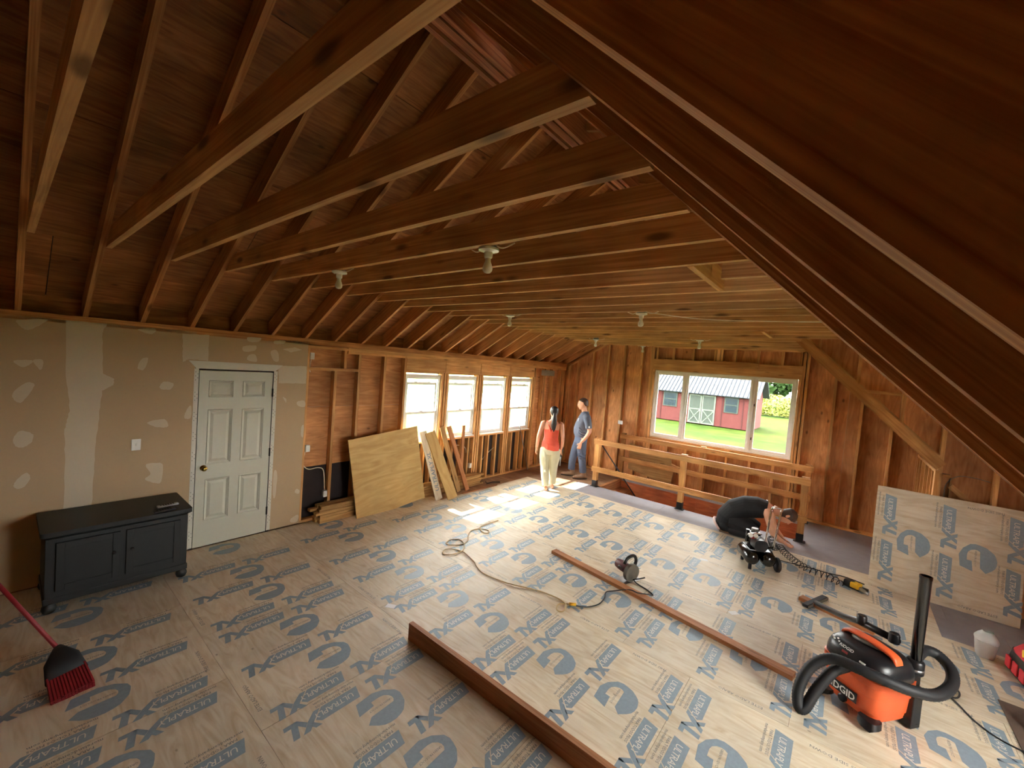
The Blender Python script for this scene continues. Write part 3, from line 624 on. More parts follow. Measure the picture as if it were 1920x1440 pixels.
# ------------------------------------------------------------------ roof covering outside (unseen layer added to stop sun leaking through the joints)
rc = MB()
def slab(pts, n, t):
    q = [Vector(p) + Vector(n) * t for p in pts]; rc.add([tuple(p) for p in pts] + [tuple(p) for p in q], [(0, 1, 2, 3), (7, 6, 5, 4), (0, 4, 5, 1), (1, 5, 6, 2), (2, 6, 7, 3), (3, 7, 4, 0)])
o_ = DR + .02
def splane(f, x0, x1, y0, y1, n, off=o_):
    a, c = Vector((x0, 0, f(x0))) + n * off, Vector((x1, 0, f(x1))) + n * off
    slab([(a.x, y0, a.z), (c.x, y0, c.z), (c.x, y1, c.z), (a.x, y1, a.z)], n, 0.02)
splane(LU, -0.5, 3.62, -2.6, 9.6, nL); splane(RU, 3.25, 8.5, -2.6, 1.64, nR); splane(RU, 3.25, 8.5, YC + SD + .03, 9.6, nR)
splane(lambda x: 4.55 - 0.3 * (x - 3.5), 3.2, 8.5, 1.60, YC + SD + .05, Vector((.3, 0, 1)).normalized())
rc.build('roof_covering', plain('asphalt_shingle', lin(70, 66, 64), 0.9, var=0.2), ce)
sk = MB()       # unseen siding added behind the sheathing joints to block light leaks
for lo, hi in (((-.16, -2.3, -.6), (-.126, 4.15, 2.7)), ((-.16, 4.15, -.6), (-.126, 7.64, WZ0 - .02)), ((-.16, 7.64, -.6), (-.126, 9.2, 2.7)), ((-.16, 4.15, WZ1 + .02), (-.126, 7.64, 2.7))): sk.box(lo, hi)
for a, c in ((4.91, 5.08), (5.82, 5.99), (6.72, 6.89)): sk.box((-.16, a, WZ0 - .03), (-.126, c, WZ1 + .03))
sk.build('siding', M['siding'], wl)

# ================================================================== OUTDOORS
def grass_material():
    m, nt, b = nodes('lawn_grass'); L = nt.links.new
    tc = N(nt, 'ShaderNodeTexCoord'); cols = []
    for sc, d in ((0.09, 3), (1.3, 6)):
        nz = N(nt, 'ShaderNodeTexNoise'); nz.inputs['Scale'].default_value = sc; nz.inputs['Detail'].default_value = d; L(tc.outputs['Object'], nz.inputs['Vector']); cols.append(nz)
    r1 = N(nt, 'ShaderNodeValToRGB'); r1.color_ramp.elements[0].position = 0.38; r1.color_ramp.elements[1].position = 0.62
    r1.color_ramp.elements[0].color = lin(40, 66, 17); r1.color_ramp.elements[1].color = lin(68, 78, 24); L(cols[0].outputs['Fac'], r1.inputs[0])
    r2 = N(nt, 'ShaderNodeMapRange'); r2.inputs[1].default_value = .3; r2.inputs[2].default_value = .7; r2.inputs[3].default_value = 0.65; r2.inputs[4].default_value = 1.25; L(cols[1].outputs['Fac'], r2.inputs[0])
    vm = N(nt, 'ShaderNodeVectorMath', operation='SCALE'); L(r1.outputs[0], vm.inputs[0]); L(r2.outputs[0], vm.inputs['Scale']); L(vm.outputs[0], b.inputs['Base Color'])
    b.inputs['Roughness'].default_value = 0.9; b.inputs['Specular IOR Level'].default_value = 0.1
    return m
M['grass'] = grass_material()
ZG = -0.6
g = MB()
for lo, hi in (((-140, -60), (-.1, 130)), ((8.4, -60), (90, 130)), ((-.1, 9.3), (8.4, 130)), ((-.1, -60), (8.4, -2.4))): g.box((lo[0], lo[1], ZG - .2), (hi[0], hi[1], ZG))
tag(g.build('ground', M['grass']), 'sunlit green lawn outside the windows', 'lawn', kind='structure')
dv = MB().prism([(-14.5, 9), (-12.0, 17), (-12.6, 22), (-17, 60), (-33, 62), (-21, 31), (-23.5, 24), (-30, 9)], ZG, ZG + .03).build('road', plain('pale_gravel', lin(170, 164, 150), 0.9, var=0.1, scale=3))
tag(dv, 'pale gravel drive beyond the left windows', 'drive', kind='structure')
# red shed
sh = thing('garden_shed', 'red board shed with grey-green double doors and metal roof outside', 'shed', (0, 29.2, ZG))
red = plain('red_barn_paint', lin(86, 34, 32), 0.8, var=0.1, scale=2); gg = plain('grey_green_paint', lin(54, 64, 57), 0.7, var=0.06, scale=2)
M['batten'] = plain('dark_red_batten_paint', lin(62, 22, 22), 0.8)
sx0, sx1, sdp, shh = -5.8, 1.15, 3.6, 2.12
MB().box((sx0, 0, 0.05), (sx1, sdp, shh)).build('wall', red, sh)
gbl = MB().prism([(0, shh), (sdp, shh), (sdp / 2, shh + 1.45)], sx0 + .01, sx1 - .01).build('gable', red, sh, M4=Matrix(((0, 0, 1, 0), (1, 0, 0, 0), (0, 1, 0, 0), (0, 0, 0, 1))))
for i in range(24):
    x = sx0 + 0.1 + i * 0.3
    if -2.72 < x < -0.88 or -4.42 < x < -3.3 or -.5 < x < .42: continue
    MB().box((x, -.03, .06), (x + .05, 0, shh - .02)).build('batten', M['batten'], sh)
for x in (sx0, sx1 - .08): MB().box((x, -.03, .05), (x + .1, .05, shh)).build('corner_board', gg, sh)
mt = plain('shed_roof_metal', lin(66, 73, 84), 0.6, 0.0, var=0.1, scale=2)
rf = MB()
e0, e1 = Vector((0, -.35, shh - .05)), Vector((0, sdp / 2, shh + 1.5))
rf.add([(sx0 - .3, e0.y, e0.z), (sx1 + .35, e0.y, e0.z), (sx1 + .35, e1.y, e1.z), (sx0 - .3, e1.y, e1.z), (sx0 - .3, sdp + .35, e0.z), (sx1 + .35, sdp + .35, e0.z)], [(0, 1, 2, 3), (3, 2, 5, 4)])
ro = rf.build('roof', mt, sh); ro.modifiers.new('t', 'SOLIDIFY').thickness = 0.06
dn = (e1 - e0).normalized(); nn = Vector((0, -dn.z, dn.y))
for i in range(32):
    x = sx0 - .25 + i * 0.238
    lumber('roof_rib', Vector((x, e0.y, e0.z)) + nn * .03, Vector((x, e1.y, e1.z)) + nn * .03, 0.03, 0.045, plain('roof_rib_metal', lin(22, 26, 36), 0.7, 0.0) if i == 0 else bpy.data.materials['roof_rib_metal'], sh, side=(1, 0, 0))
for x0, x1 in ((-2.62, -1.82), (-1.79, -0.97)):
    d = MB().box((x0, -.05, .08), (x1, -.01, 1.98)).build('door', gg, sh)
    lt = plain('door_trim_paint', lin(98, 108, 96), 0.7) if x0 < -2 else bpy.data.materials['door_trim_paint']
    b = MB()
    for a, c in (((x0, .08), (x0 + .08, 1.98)), ((x1 - .08, .08), (x1, 1.98)), ((x0 + .08, .08), (x1 - .08, .16)), ((x0 + .08, .98), (x1 - .08, 1.06)), ((x0 + .08, 1.9), (x1 - .08, 1.98))): b.box((a[0], -.075, a[1]), (c[0], -.05, c[1]))
    b.build('door_frame', lt, d)
    for p, q in (((x0 + .08, .16), (x1 - .08, .98)), ((x0 + .08, .98), (x1 - .08, .16))): lumber('cross_brace', (p[0], -.062, p[1]), (q[0], -.062, q[1]), .024, .06, lt, d)
for x0, x1 in ((-4.35, -3.4), (-.46, .36)):
    w = MB().box((x0, -.05, 1.0), (x1, -.01, 2.0)).build('window', gg, sh)
    for z0, z1 in ((1.06, 1.48), (1.54, 1.94)): MB().box((x0 + .08, -.056, z0), (x1 - .08, -.05, z1)).build('pane', plain('shed_glass', lin(40, 50, 60), 0.08) if (x0 < -1 and z0 < 1.2) else bpy.data.materials['shed_glass'], w)

def leafy(name, label, loc, lobes, n, leaf, mat, trunk=None, group='trees and bushes outside', cat='tree'):
    t = thing(name, label, cat, loc, 0, group)
    b = MB()
    for i in range(n):
        c, r = random.choice(lobes); d = Vector((random.gauss(0, 1), random.gauss(0, 1), random.gauss(0, 1))).normalized()
        p = Vector(c) + Vector((d.x * r[0], d.y * r[1], d.z * r[2])) * random.uniform(.72, 1.05)
        if p.z < .1: p.z = .1 + random.random() * .3
        a = Vector((random.gauss(0, 1), random.gauss(0, 1), random.gauss(0, 1))).normalized() * leaf; q = a.orthogonal().normalized() * leaf * .6
        b.add([tuple(p - a), tuple(p + q), tuple(p + a), tuple(p - q)], [(0, 1, 2, 3)])
    tag(b.build('foliage', mat, t, fix=False), kind='stuff')
    if trunk: MB().tube([(0, 0, 0), (.1, 0, trunk * .5), (0, .1, trunk)], [.28, .2, .1], 10).build('trunk', plain('bark', lin(92, 74, 58), 0.9) if 'bark' not in bpy.data.materials else bpy.data.materials['bark'], t, True)
    return t
leafA = plain('dark_green_leaf', lin(50, 78, 30), 0.6, var=0.4, scale=1.5); leafB = plain('yellow_green_leaf', lin(120, 126, 44), 0.6, var=0.3, scale=1.5)
leafy('broadleaf_tree', 'dark green tree standing behind the shed', (-14, 64, ZG), [((0, 0, 6), (5, 5, 4)), ((4, 1, 5), (4, 4, 3)), ((-4, 0, 5), (4, 4, 3))], 3500, .5, leafA, 4)
leafy('broadleaf_tree', 'tall dark green tree at the edge of the lawn', (0, 72, ZG), [((0, 0, 7), (5, 5, 5)), ((5, 1, 5), (4, 4, 4)), ((-4, 0, 4), (4, 4, 3))], 3500, .5, leafA, 4)
leafy('broadleaf_tree', 'dark green tree in the far corner of the lawn', (17, 74, ZG), [((0, 0, 6), (6, 5, 5)), ((5, 1, 4), (4, 4, 3))], 3000, .5, leafA, 4)
leafy('bush', 'yellow-green bush on the lawn behind the shed', (0.2, 47, ZG), [((0, 0, 1.0), (2.0, 1.6, 1.1)), ((1.6, .3, .7), (1.4, 1.2, .8)), ((-1.6, 0, .8), (1.4, 1.2, .9))], 2500, .13, leafB, cat='bush')
# ================================================================== FURNISHINGS AND BUILDING SITE THINGS
V = Vector
# ------------------------------------------------------------------ stair railings
def railing(label, y, xs, x0, x1, zt, zm, h):
    t = thing('stair_railing', label, 'railing', (xs[0], y, 0), 0, 'railings round the stairwell')
    off = V((xs[0], y, 0))
    def lb(name, a, c, w, d, mat, par, side=(0, 1, 0)): return lumber(name, V(a) - off, V(c) - off, w, d, mat, par, side=side)
    for x in xs:
        p = lb('post', (x, y + .045, 0.004), (x, y + .045, h), .089, .089, M['rail'], t)
        pb = MB().box((-.048, -.048, 0), (.048, .048, .13)).box((-.075, -.06, 0), (.075, .06, .008)).build('post_base', M['black'], t, bevel=.003)
        pb.location = V((x, y + .045, 0.0)) - off
        lb('post_cap', (x, y + .0, h + .012), (x, y + .09, h + .012), .10, .02, M['rail'], t, side=(1, 0, 0))
    lb('top_rail', (x0, y - .02, zt), (x1, y - .02, zt), .038, .10, M['rail'], t)
    lb('mid_rail', (x0, y - .02, zm), (x1, y - .02, zm), .038, .10, M['rail'], t)
railing('front wooden railing with three posts along the stair opening', 7.70, (1.69, 3.40, 5.19), 1.63, 5.26, .935, .37, .975)
railing('rear wooden railing against the framed wall below the wide window', 8.85, (1.73, 3.43, 5.16), 1.68, 5.23, .955, .45, 1.0)

# ------------------------------------------------------------------ bare bulb fixtures
def fixture(label, x, y, z):
    t = thing('bulb_fixture', label, 'light', (x, y, z), 0, 'bare bulb fixtures under the ties')
    oc = [(.052 * math.cos(PI / 8 + PI / 4 * i), .052 * math.sin(PI / 8 + PI / 4 * i)) for i in range(8)]
    MB().prism(oc, 0.0, 0.045).build('junction_box', M['galv'], t)
    MB().lathe([(.001, .0), (.06, .0), (.06, -.012), (.034, -.02), (.026, -.022), (.024, -.05), (.019, -.056), (.001, -.056)], 24).build('lampholder', M['porcelain'], t, True, auto=.6)
    MB().lathe([(.001, -.05), (.016, -.05), (.017, -.075), (.024, -.092), (.030, -.112), (.028, -.128), (.018, -.140), (.001, -.144)], 20).build('bulb', M['bulb'], t, True)
    for s in (-1, 1): MB().tube(smooth_path([(s * .05, 0, .015), (s * .10, .01, -.005), (s * .17, .03, .02)], 5), .004, 6).build('cable_tail', M['cable'], t, True)
fixture('bare bulb fixture nearest the viewer, under the middle of a tie', 3.86, YT(4) + .05, TZ(1.7) - .005)
fixture('bare bulb fixture above the drywalled wall and door', 2.18, YT(4) + .03, TZ(1.7) - .005)
fixture('bare bulb fixture over the left windows, middle of the room', 2.02, YT(10) + .05, TZ(4.2) - .005)
fixture('bare bulb fixture at the middle of the room towards the right slope', 3.80, YT(10) + .09, TZ(4.2) - .005)
fixture('bare bulb fixture above the standing couple', 1.64, YT(18) - .06, TZ(7.3) - .005)
fixture('bare bulb fixture closest to the wide window', 3.65, YT(17) + .06, TZ(7.1) - .005)
fixture('lowest bare bulb fixture, on the far framed wall', 2.06, 8.72, 2.99)
lumber('fixture_block', (1.95, 8.72, 3.05), (2.2, 8.72, 3.05), .06, .04, M['tie'], ce)
tag(MB().tube(smooth_path([(3.75, YT(10) + .05, 3.03), (4.3, YT(11), 2.985), (4.9, YT(11) + .1, 2.97), (5.45, YT(12), 2.995)], 8), .005, 6).build('ceiling_cable', M['cable'], None, True), 'thin cable sagging below the ties towards the right slope', 'cable')

# ------------------------------------------------------------------ switches, outlets, cables
def plate(name, label, cat, loc, w, h, axis, mark):
    t = thing(name, label, cat, loc)
    R = Matrix.Rotation(PI / 2, 4, 'Z') if axis == 'x' else Matrix.Identity(4)
    b = MB().box((-w / 2, -.006, -h / 2), (w / 2, 0, h / 2)).build('cover_plate', M['white'], t, bevel=.002); b.matrix_basis = R
    if mark == 'switch': q = MB().box((-.005, -.016, -.01), (.005, -.006, .012))
    else: q = MB().box((-.014, -.008, .008), (.014, -.006, .032)).box((-.014, -.008, -.032), (.014, -.006, -.008))
    o = q.build('toggle' if mark == 'switch' else 'socket', M['porcelain'], t); o.matrix_basis = R
plate('light_switch', 'white light switch on the drywall beside the door', 'switch', (0.0012, .87, 1.25), .072, .115, 'x', 'switch')
plate('outlet', 'white double outlet on the far stud wall behind the man', 'outlet', (1.555, YF - .002, 1.23), .115, .085, 'y', 'socket')
def boxy(label, loc, sz=(.05, .055, .09)):
    t = thing('outlet_box', label, 'outlet box', loc)
    MB().box((-sz[0] / 2, -sz[1] / 2, -sz[2] / 2), (sz[0] / 2, sz[1] / 2, sz[2] / 2)).build('body', M['white'], t, bevel=.004)
    MB().box((sz[0] / 2, -sz[1] / 2 + .008, -sz[2] / 2 + .012), (sz[0] / 2 + .003, sz[1] / 2 - .008, sz[2] / 2 - .012)).build('face', M['porcelain'], t)
boxy('white outlet box up at the end of the drywall', (-.03, 2.61, 2.27)); boxy('white switch box at waist height at the end of the drywall', (-.02, 2.612, 1.02)); boxy('white outlet box low on the stud beside the stacked boards', (-.04, 2.90, .34)); boxy('white outlet box low under the left windows', (-.02, 5.78, .34))
def wire(name, label, pts, r, mat, cat='cable', n=6): return tag(MB().tube(smooth_path(pts, n), r, 8).build(name, mat, None, True), label, cat)
wire('wall_cable', 'cream cable looping between the outlet boxes by the drywall end', [(-.05, 2.60, .97), (-.055, 2.585, .80), (-.055, 2.66, .72), (-.055, 2.80, .72), (-.055, 2.875, .66), (-.05, 2.90, .39)], .006, M['cable'])
wire('wall_cable', 'cream cable hanging down along the drywall end', [(-.045, 2.61, 2.22), (-.05, 2.60, 2.1), (-.045, 2.61, 2.05)], .006, M['cable'])
wire('wall_cable', 'cream cable arching under the second left window', [(-.05, 5.28, .30), (-.05, 5.33, .72), (-.05, 5.5, .76), (-.05, 5.66, .68), (-.045, 5.71, .40)], .006, M['cable'])
wire('wall_cable', 'cream cable running slantwise under the third left window', [(-.09, 6.1, .3), (-.06, 6.3, .5), (-.05, 6.5, .62)], .005, M['cable'])
wire('wall_cable', 'grey cable arching on the dormer cheek above the leaning sheet', [(6.555, YC - .005, 1.12), (6.56, YC - .005, 1.35), (6.65, YC - .005, 1.46), (6.78, YC - .005, 1.47), (6.9, YC - .005, 1.45)], .004, M['galv'])
rod = MB().cyl((.05, 7.62, 0.0), (-.002, 7.20, 1.18), .008, seg=8).build('thin_rod', M['steel'], None, True); tag(rod, 'thin metal rod leaning under the last left window', 'rod')

# ------------------------------------------------------------------ black chest with remote controls
ch = thing('chest', 'charcoal painted chest with bun feet beside the pale door', 'chest', (.03, .21, 0))
CW, CL, CH = .62, 1.0, .70
MB().box((.03, .03, .085), (CW - .03, CL - .03, CH - .065)).build('body', M['cabinet'], ch, bevel=.004)
MB().loft([((CW / 2, CL / 2, CH - .065), (CW / 2 - .03, 0, 0), (0, CL / 2 - .03, 0)), ((CW / 2, CL / 2, CH - .04), (CW / 2 - .012, 0, 0), (0, CL / 2 - .012, 0)), ((CW / 2, CL / 2, CH - .038), (CW / 2, 0, 0), (0, CL / 2, 0)), ((CW / 2, CL / 2, CH), (CW / 2, 0, 0), (0, CL / 2, 0))], 64, power=40).build('top', M['cabinet'], ch)
MB().box((.022, .022, .085), (CW - .022, CL - .022, .14)).build('plinth', M['cabinet'], ch, bevel=.006)
for y0 in (.09, .52):
    pn = MB().box((CW - .032, y0, .19), (CW - .016, y0 + .39, CH - .10)).build('door', M['cabinet'], ch, bevel=.004)
    fr = MB()
    for a in (((y0, .19), (y0 + .05, CH - .10)), ((y0 + .34, .19), (y0 + .39, CH - .10)), ((y0 + .05, .19), (y0 + .34, .24)), ((y0 + .05, CH - .15), (y0 + .34, CH - .10))): fr.box((CW - .016, a[0][0], a[0][1]), (CW - .008, a[1][0], a[1][1]))
    fr.build('door_moulding', M['cabinet'], pn, bevel=.003)
    MB().ball((CW - .0, y0 + (.35 if y0 < .3 else .04), .42), .014, 12, 8).build('knob', M['dark'], pn, True)
for x in (.06, CW - .06):
    for y in (.06, CL - .06): MB().lathe([(.02, .002), (.036, .012), (.046, .04), (.042, .062), (.03, .078), (.034, .088)], 20).build('bun_foot', M['cabinet'], ch, True, Matrix.Translation((x, y, 0)))
def remote(label, x, y, rz, mat):
    t = thing('remote_control', label, 'remote', (x, y, CH), rz, 'remotes on the chest')
    MB().box((-.022, -.085, .0015), (.022, .085, .02)).build('body', mat, t, bevel=.006)
    for i in range(6):
        for j in (-1, 0, 1): MB().box((j * .012 - .004, -.06 + i * .02, .02), (j * .012 + .004, -.05 + i * .02, .0225)).build('button', M['dark'], t)
remote('silver-grey remote control on the chest, nearer the wall', .46, 1.05, .12, plain('remote_silver', lin(150, 148, 146), .4)); remote('black remote control on the chest, nearer its front edge', .60, 1.00, .15, M['black'])

# ------------------------------------------------------------------ broom
bo = thing('push_broom', 'red handled broom with dark head standing on its red bristles', 'broom', (1.86, .33, 0))
hp0, hp1 = V((-.33, -.06, .17)), V((-1.05, -.55, .90))
MB().tube([hp0 + (hp0 - hp1) * .04, hp1], [.013, .013], 12).build('handle', M['red'], bo, True)
ax = V((.34, .05, -.155)).normalized(); sd = V((.25, 1, 0)); sd = (sd - ax * sd.dot(ax)).normalized(); tn = ax.cross(sd)
MB().loft([(hp0 - ax * .02, sd * .02, tn * .02), (hp0 + ax * .03, sd * .05, tn * .03), (hp0 + ax * .09, sd * .085, tn * .035), (hp0 + ax * .22, sd * .10, tn * .04)], 20, power=3).build('head', M['rubber'], bo, True)
br = MB()
for i in range(13):
    for j in range(4):
        a = hp0 + ax * .20 + sd * (-.085 + .17 * i / 12) + tn * (-.024 + .048 * j / 3); e = hp0 + ax * .375 + sd * (-.093 + .186 * i / 12) + tn * (-.03 + .06 * j / 3)
        e.z = max(e.z, .004); br.cyl(a, e, .008, .0085, seg=5)
tag(br.build('bristles', M['red'], bo), kind='stuff')

# ------------------------------------------------------------------ boards and plywood by the left wall
def lean(name, label, y0, y1, tdy, xb, xt, h, th, mat, cat, group=None, rows=None, extra=None):
    """a board leaning on the left wall: foot at x = xb, head at x = xt, head shifted tdy along the wall"""
    base = V((xb, (y0 + y1) / 2, 0)); w = (y1 - y0)
    t = thing(name, label, cat, base, 0, group)
    up = V((xt - xb, tdy, h)).normalized(); L0 = V((xt - xb, tdy, h)).length
    sidev = (V((0, 1, 0)) - up * up.y).normalized()
    n = up.cross(sidev)
    if n.x < 0: n = -n
    lumber('board', up * (.0 + th * .3) - n * th / 2, up * L0 - n * th / 2, w, th, mat, t, side=sidev)
    return t, up, sidev, n, L0
def lean_sheet(name, label, y0, y1, tdy, xb, xt, h, th, mat, cat):
    base = V((xb, (y0 + y1) / 2, 0)); t = thing(name, label, cat, base)
    up = V((xt - xb, tdy, h)).normalized(); L0 = V((xt - xb, tdy, h)).length; sidev = (V((0, 1, 0)) - up * up.y).normalized(); n = up.cross(sidev)
    if n.x < 0: n = -n
    c = up * L0 / 2 - n * th / 2
    lumber('sheet', c - sidev * (y1 - y0) / 2, c + sidev * (y1 - y0) / 2, L0, th, mat, t, side=up)
    return t
lean_sheet('plywood_sheet_offcut', 'large plain plywood sheet leaning on the stacked boards', 3.22, 4.44, -.12, .31, .14, 1.175, .012, M['ply'], 'plywood')
lean('leaning_board', 'grey printed plywood strip leaning beside the large plywood sheet', 4.60, 4.75, -.17, .40, .06, 1.12, .012, M['sheet'], 'board', 'boards leaning under the windows')
# print on that strip
lb_ = bpy.data.objects['board']
pr = MB(); v, f = text_mesh('ULTRAPLY XL', .11, .15, .002, 1.0)
pr.add([(p[0] - .45, p[1] - .045, 0) for p in v], f, 0); po = pr.build('print', [M['blue']], lb_, fix=False)
po.matrix_basis = Matrix.Translation((0, 0, -.0068)) @ Matrix.Rotation(PI, 4, 'X')
lean('leaning_board', 'wide tan plywood strip leaning over its grey neighbour, foot kicked out', 4.78, 5.0, -.24, .51, .075, 1.10, .014, M['ply'], 'board', 'boards leaning under the windows')
lean('leaning_board', 'narrow pale board standing behind the wide tan strip', 5.18, 5.28, -.26, .30, .01, 1.16, .02, M['pine'], 'board', 'boards leaning under the windows')
lean('leaning_board', 'reddish board leaning at a slant under the second window', 5.37, 5.46, -.27, .33, .01, 1.16, .03, M['board'], 'board', 'boards leaning under the windows')
lean('leaning_board', 'short upright board end in front of the second window sill', 5.49, 5.56, 0, .03, .004, 1.15, .02, M['board'], 'board', 'boards leaning under the windows')
pile_lab = ['lowest', 'second', 'third', 'fourth', 'fifth', 'topmost']
def pile(where, y0, y1, x0, n, layers, group, th=.036, wid=.075):
    for k in range(layers):
        for j in range(n):
            x = x0 + j * (wid + .02) + random.uniform(-.003, .003); ya, yb = y0 + random.uniform(-.07, .05), y1 + random.uniform(-.06, .06)
            t = thing('stacked_board', '%s layer board, %s of its layer, in the pile %s' % (pile_lab[k], ('front one', 'rear one')[n - 1 - j], where), 'board', (x, (ya + yb) / 2, .0 + k * (th + .004)), random.uniform(-.006, .006), group)
            lumber('plank', (0, (ya - yb) / 2, th / 2), (0, (yb - ya) / 2, th / 2), wid, th, M['pine'], t, side=(1, 0, 0))
pile('beside the drywall end', 2.72, 3.95, .045, 2, 6, 'boards stacked by the drywall')
pile('under the left windows', 4.25, 5.93, .055, 2, 6, 'boards stacked under the windows', .03)
wire('floor_wire', 'dark bent wire lying on the dusty floor by the left wall', [(.28, 5.98, .012), (.30, 6.12, .012), (.36, 6.29, .01), (.27, 6.25, .012), (.24, 6.03, .012), (.22, 6.02, .05)], .006, M['rubber'], 'wire')
tag(lumber('wood_strip', (.42, 5.19, .008), (.44, 6.1, .008), .02, .015, M['board'], None), 'thin wooden strip along the edge of the printed sheets', 'strip')

# ------------------------------------------------------------------ boards on the floor
def fboard(label, p0, p1, w, h, z0=0.0):
    p0, p1 = V(p0 + (0,)), V(p1 + (0,)); c = (p0 + p1) / 2; t = thing('floor_board', label, 'board', c, 0, 'boards lying on the floor')
    lumber('plank', p0 - c + V((0, 0, z0 + h / 2)), p1 - c + V((0, 0, z0 + h / 2)), h, w, M['board'], t, side=(0, 0, 1))
fboard('long reddish board lying flat beside the circular saw', (2.83, 4.49), (5.43, 4.07), .09, .038)
fboard('reddish board standing on edge in the foreground', (2.90, 2.19), (4.95, 2.19), .04, .14)
fboard('short brown board end behind the shop vacuum', (5.36, 5.65), (5.98, 5.42), .09, .038)

# ------------------------------------------------------------------ leaning printed sheet on the right
ps = thing('printed_sheet', 'blue printed underlayment sheet standing against the dormer cheek', 'plywood', (5.965 + S / 2, 6.78, 0), 0)
ang = math.asin(.19 / S)
PS = Matrix.Rotation(PI / 2 - ang, 4, 'X')
o = MB().box((-S / 2, 0, -.006), (S / 2, S, 0)).build('sheet', M['sheet'], ps); o.matrix_basis = PS
q = link('print', PRINT, o, Matrix.Translation((0, S / 2, 0)))

# ------------------------------------------------------------------ plywood scrap and pole by the stair
sc = thing('plywood_scrap', 'cut piece of plywood standing behind the rear railing', 'plywood', (2.35, 9.0, .04))
MB().prism([(-.5, .18), (.46, .0), (.5, .30), (.42, .62), (-.5, .76)], -.006, .006).build('sheet', M['pine'], sc, M4=Matrix.Translation((0, .02, 0)) @ Matrix.Rotation(PI / 2 , 4, 'X'))
tag(MB().tube([(1.78, 7.76, .86), (2.62, 8.25, -.42)], .012, 10).build('dark_pole', M['rubber'], None, True), 'dark pole slanting through the front railing into the stairwell', 'pole')
tag(MB().tube([(2.86, 8.80, .56), (3.08, 8.79, .50)], .014, 8).build('short_handle', M['pine'], None, True), 'short wooden handle resting on the rear railing', 'handle')

# ------------------------------------------------------------------ extension cords
FLOORZ = .006
fz = lambda pts, z=FLOORZ: [(p[0], p[1], z) for p in pts]
tan = [(1.66, 4.74), (1.66, 4.57), (1.67, 4.33), (1.83, 4.24), (1.88, 4.29), (1.81, 4.35), (1.72, 4.29), (1.67, 4.16), (1.76, 4.01), (1.87, 3.89), (1.9, 3.76), (1.84, 3.63), (1.75, 3.62), (1.71, 3.72), (1.76, 3.82), (1.87, 3.81), (1.99, 3.71), (2.04, 3.61), (2.03, 3.47), (1.95, 3.4), (1.88, 3.47), (1.91, 3.56), (2.01, 3.61), (2.1, 3.61), (2.34, 3.54), (2.43, 3.48), (2.6, 3.42), (2.84, 3.45), (2.98, 3.48), (3.22, 3.59), (3.38, 3.61), (3.48, 3.62), (3.54, 3.6), (3.58, 3.57), (3.61, 3.48), (3.59, 3.43), (3.54, 3.46), (3.52, 3.54), (3.57, 3.6), (3.63, 3.63)]
ec = thing('extension_cord', 'tan extension cord looping across the printed floor', 'cord', (3.6, 3.6, 0))
pts = smooth_path([(p[0] - 3.6, p[1] - 3.6, .007 + .006 * math.sin(i * 1.3) ** 2) for i, p in enumerate(tan)], 5)
MB().tube(pts, .0065, 8).build('cable', M['tancord'], ec, True)
MB().tube([(.0, .0, .02), (.05, .045, .02)], [.016, .014], 12).build('connector', M['yellow'], ec, True)
tg = [((4.30, 5.84), .4), ((4.86, 4.75), .9), ((2.41, 2.34), .5)]
for (p, a), lab in zip(tg, ('white paper tag on the floor near the crouching person', 'white paper tag on the floor ahead of the vacuum hose', 'white paper tag on the floor by the edge-standing board')):
    t = MB().box((-.045, -.03, .0014), (.045, .03, .0024)).build('paper_tag', M['paper']); t.location = (p[0], p[1], 0); t.rotation_euler = (0, 0, a); tag(t, lab, 'paper tag', 'paper tags on the floor')

# ------------------------------------------------------------------ circular saw with its cord
sw = thing('circular_saw', 'dark red and grey circular saw standing beside the long board', 'saw', (3.79, 4.56, 0), -.35)
MB().box((-.075, -.15, 0.001), (.075, .15, .006)).build('base_plate', M['steel'], sw, bevel=.001)
MB().loft([((.03, 0, .105), (0, .105, 0), (0, 0, .098)), ((.075, 0, .105), (0, .105, 0), (0, 0, .098))], 28).build('blade_guard', M['galv'], sw, True, auto=.5)
MB().loft([((.022, 0, .09), (0, .088, 0), (0, 0, .085)), ((.029, 0, .09), (0, .088, 0), (0, 0, .085))], 32).build('blade', M['steel'], sw, auto=.5)
MB().tube([(.03, 0, .12), (-.03, 0, .125), (-.10, 0, .125), (-.16, 0, .125), (-.17, 0, .125)], [.06, .062, .06, .05, .03], 20).build('motor', plain('maroon_plastic', lin(92, 44, 50), .4), sw, True, auto=.6)
MB().tube(smooth_path([(0, .10, .12), (-.005, .13, .20), (-.005, .08, .265), (-.005, -.02, .245), (-.005, -.06, .19)], 5), .019, 12).build('handle', M['black'], sw, True)
MB().tube([(.02, -.12, .16), (.02, -.17, .20)], .014, 10).build('front_knob', M['black'], sw, True)
MB().tube([(.05, .0, .02), (.13, .05, .06), (.19, .07, .10)], .007, 8).build('guard_lever', M['black'], sw, True)
bc = [(3.63, 3.63), (3.74, 3.71), (3.8, 3.84), (3.79, 3.99), (3.75, 4.11), (3.8, 4.20)]
pts = [(p[0], p[1], .007) for p in bc] + [(3.89, 4.27, .03), (3.96, 4.285, .048), (4.03, 4.285, .048), (4.10, 4.33, .046), (4.14, 4.43, .012), (4.05, 4.5, .007), (3.93, 4.54, .007), (3.87, 4.57, .02), (3.80, 4.62, .08)]
wire('power_cord', 'black power cord running from the saw to the tan cord', pts, .006, M['rubber'], 'cord', 6)

# ------------------------------------------------------------------ air compressor
ac = thing('air_compressor', 'black twin tank air compressor with chrome handle and wheels', 'compressor', (4.83, 6.21, 0), math.atan2(.47, .88))
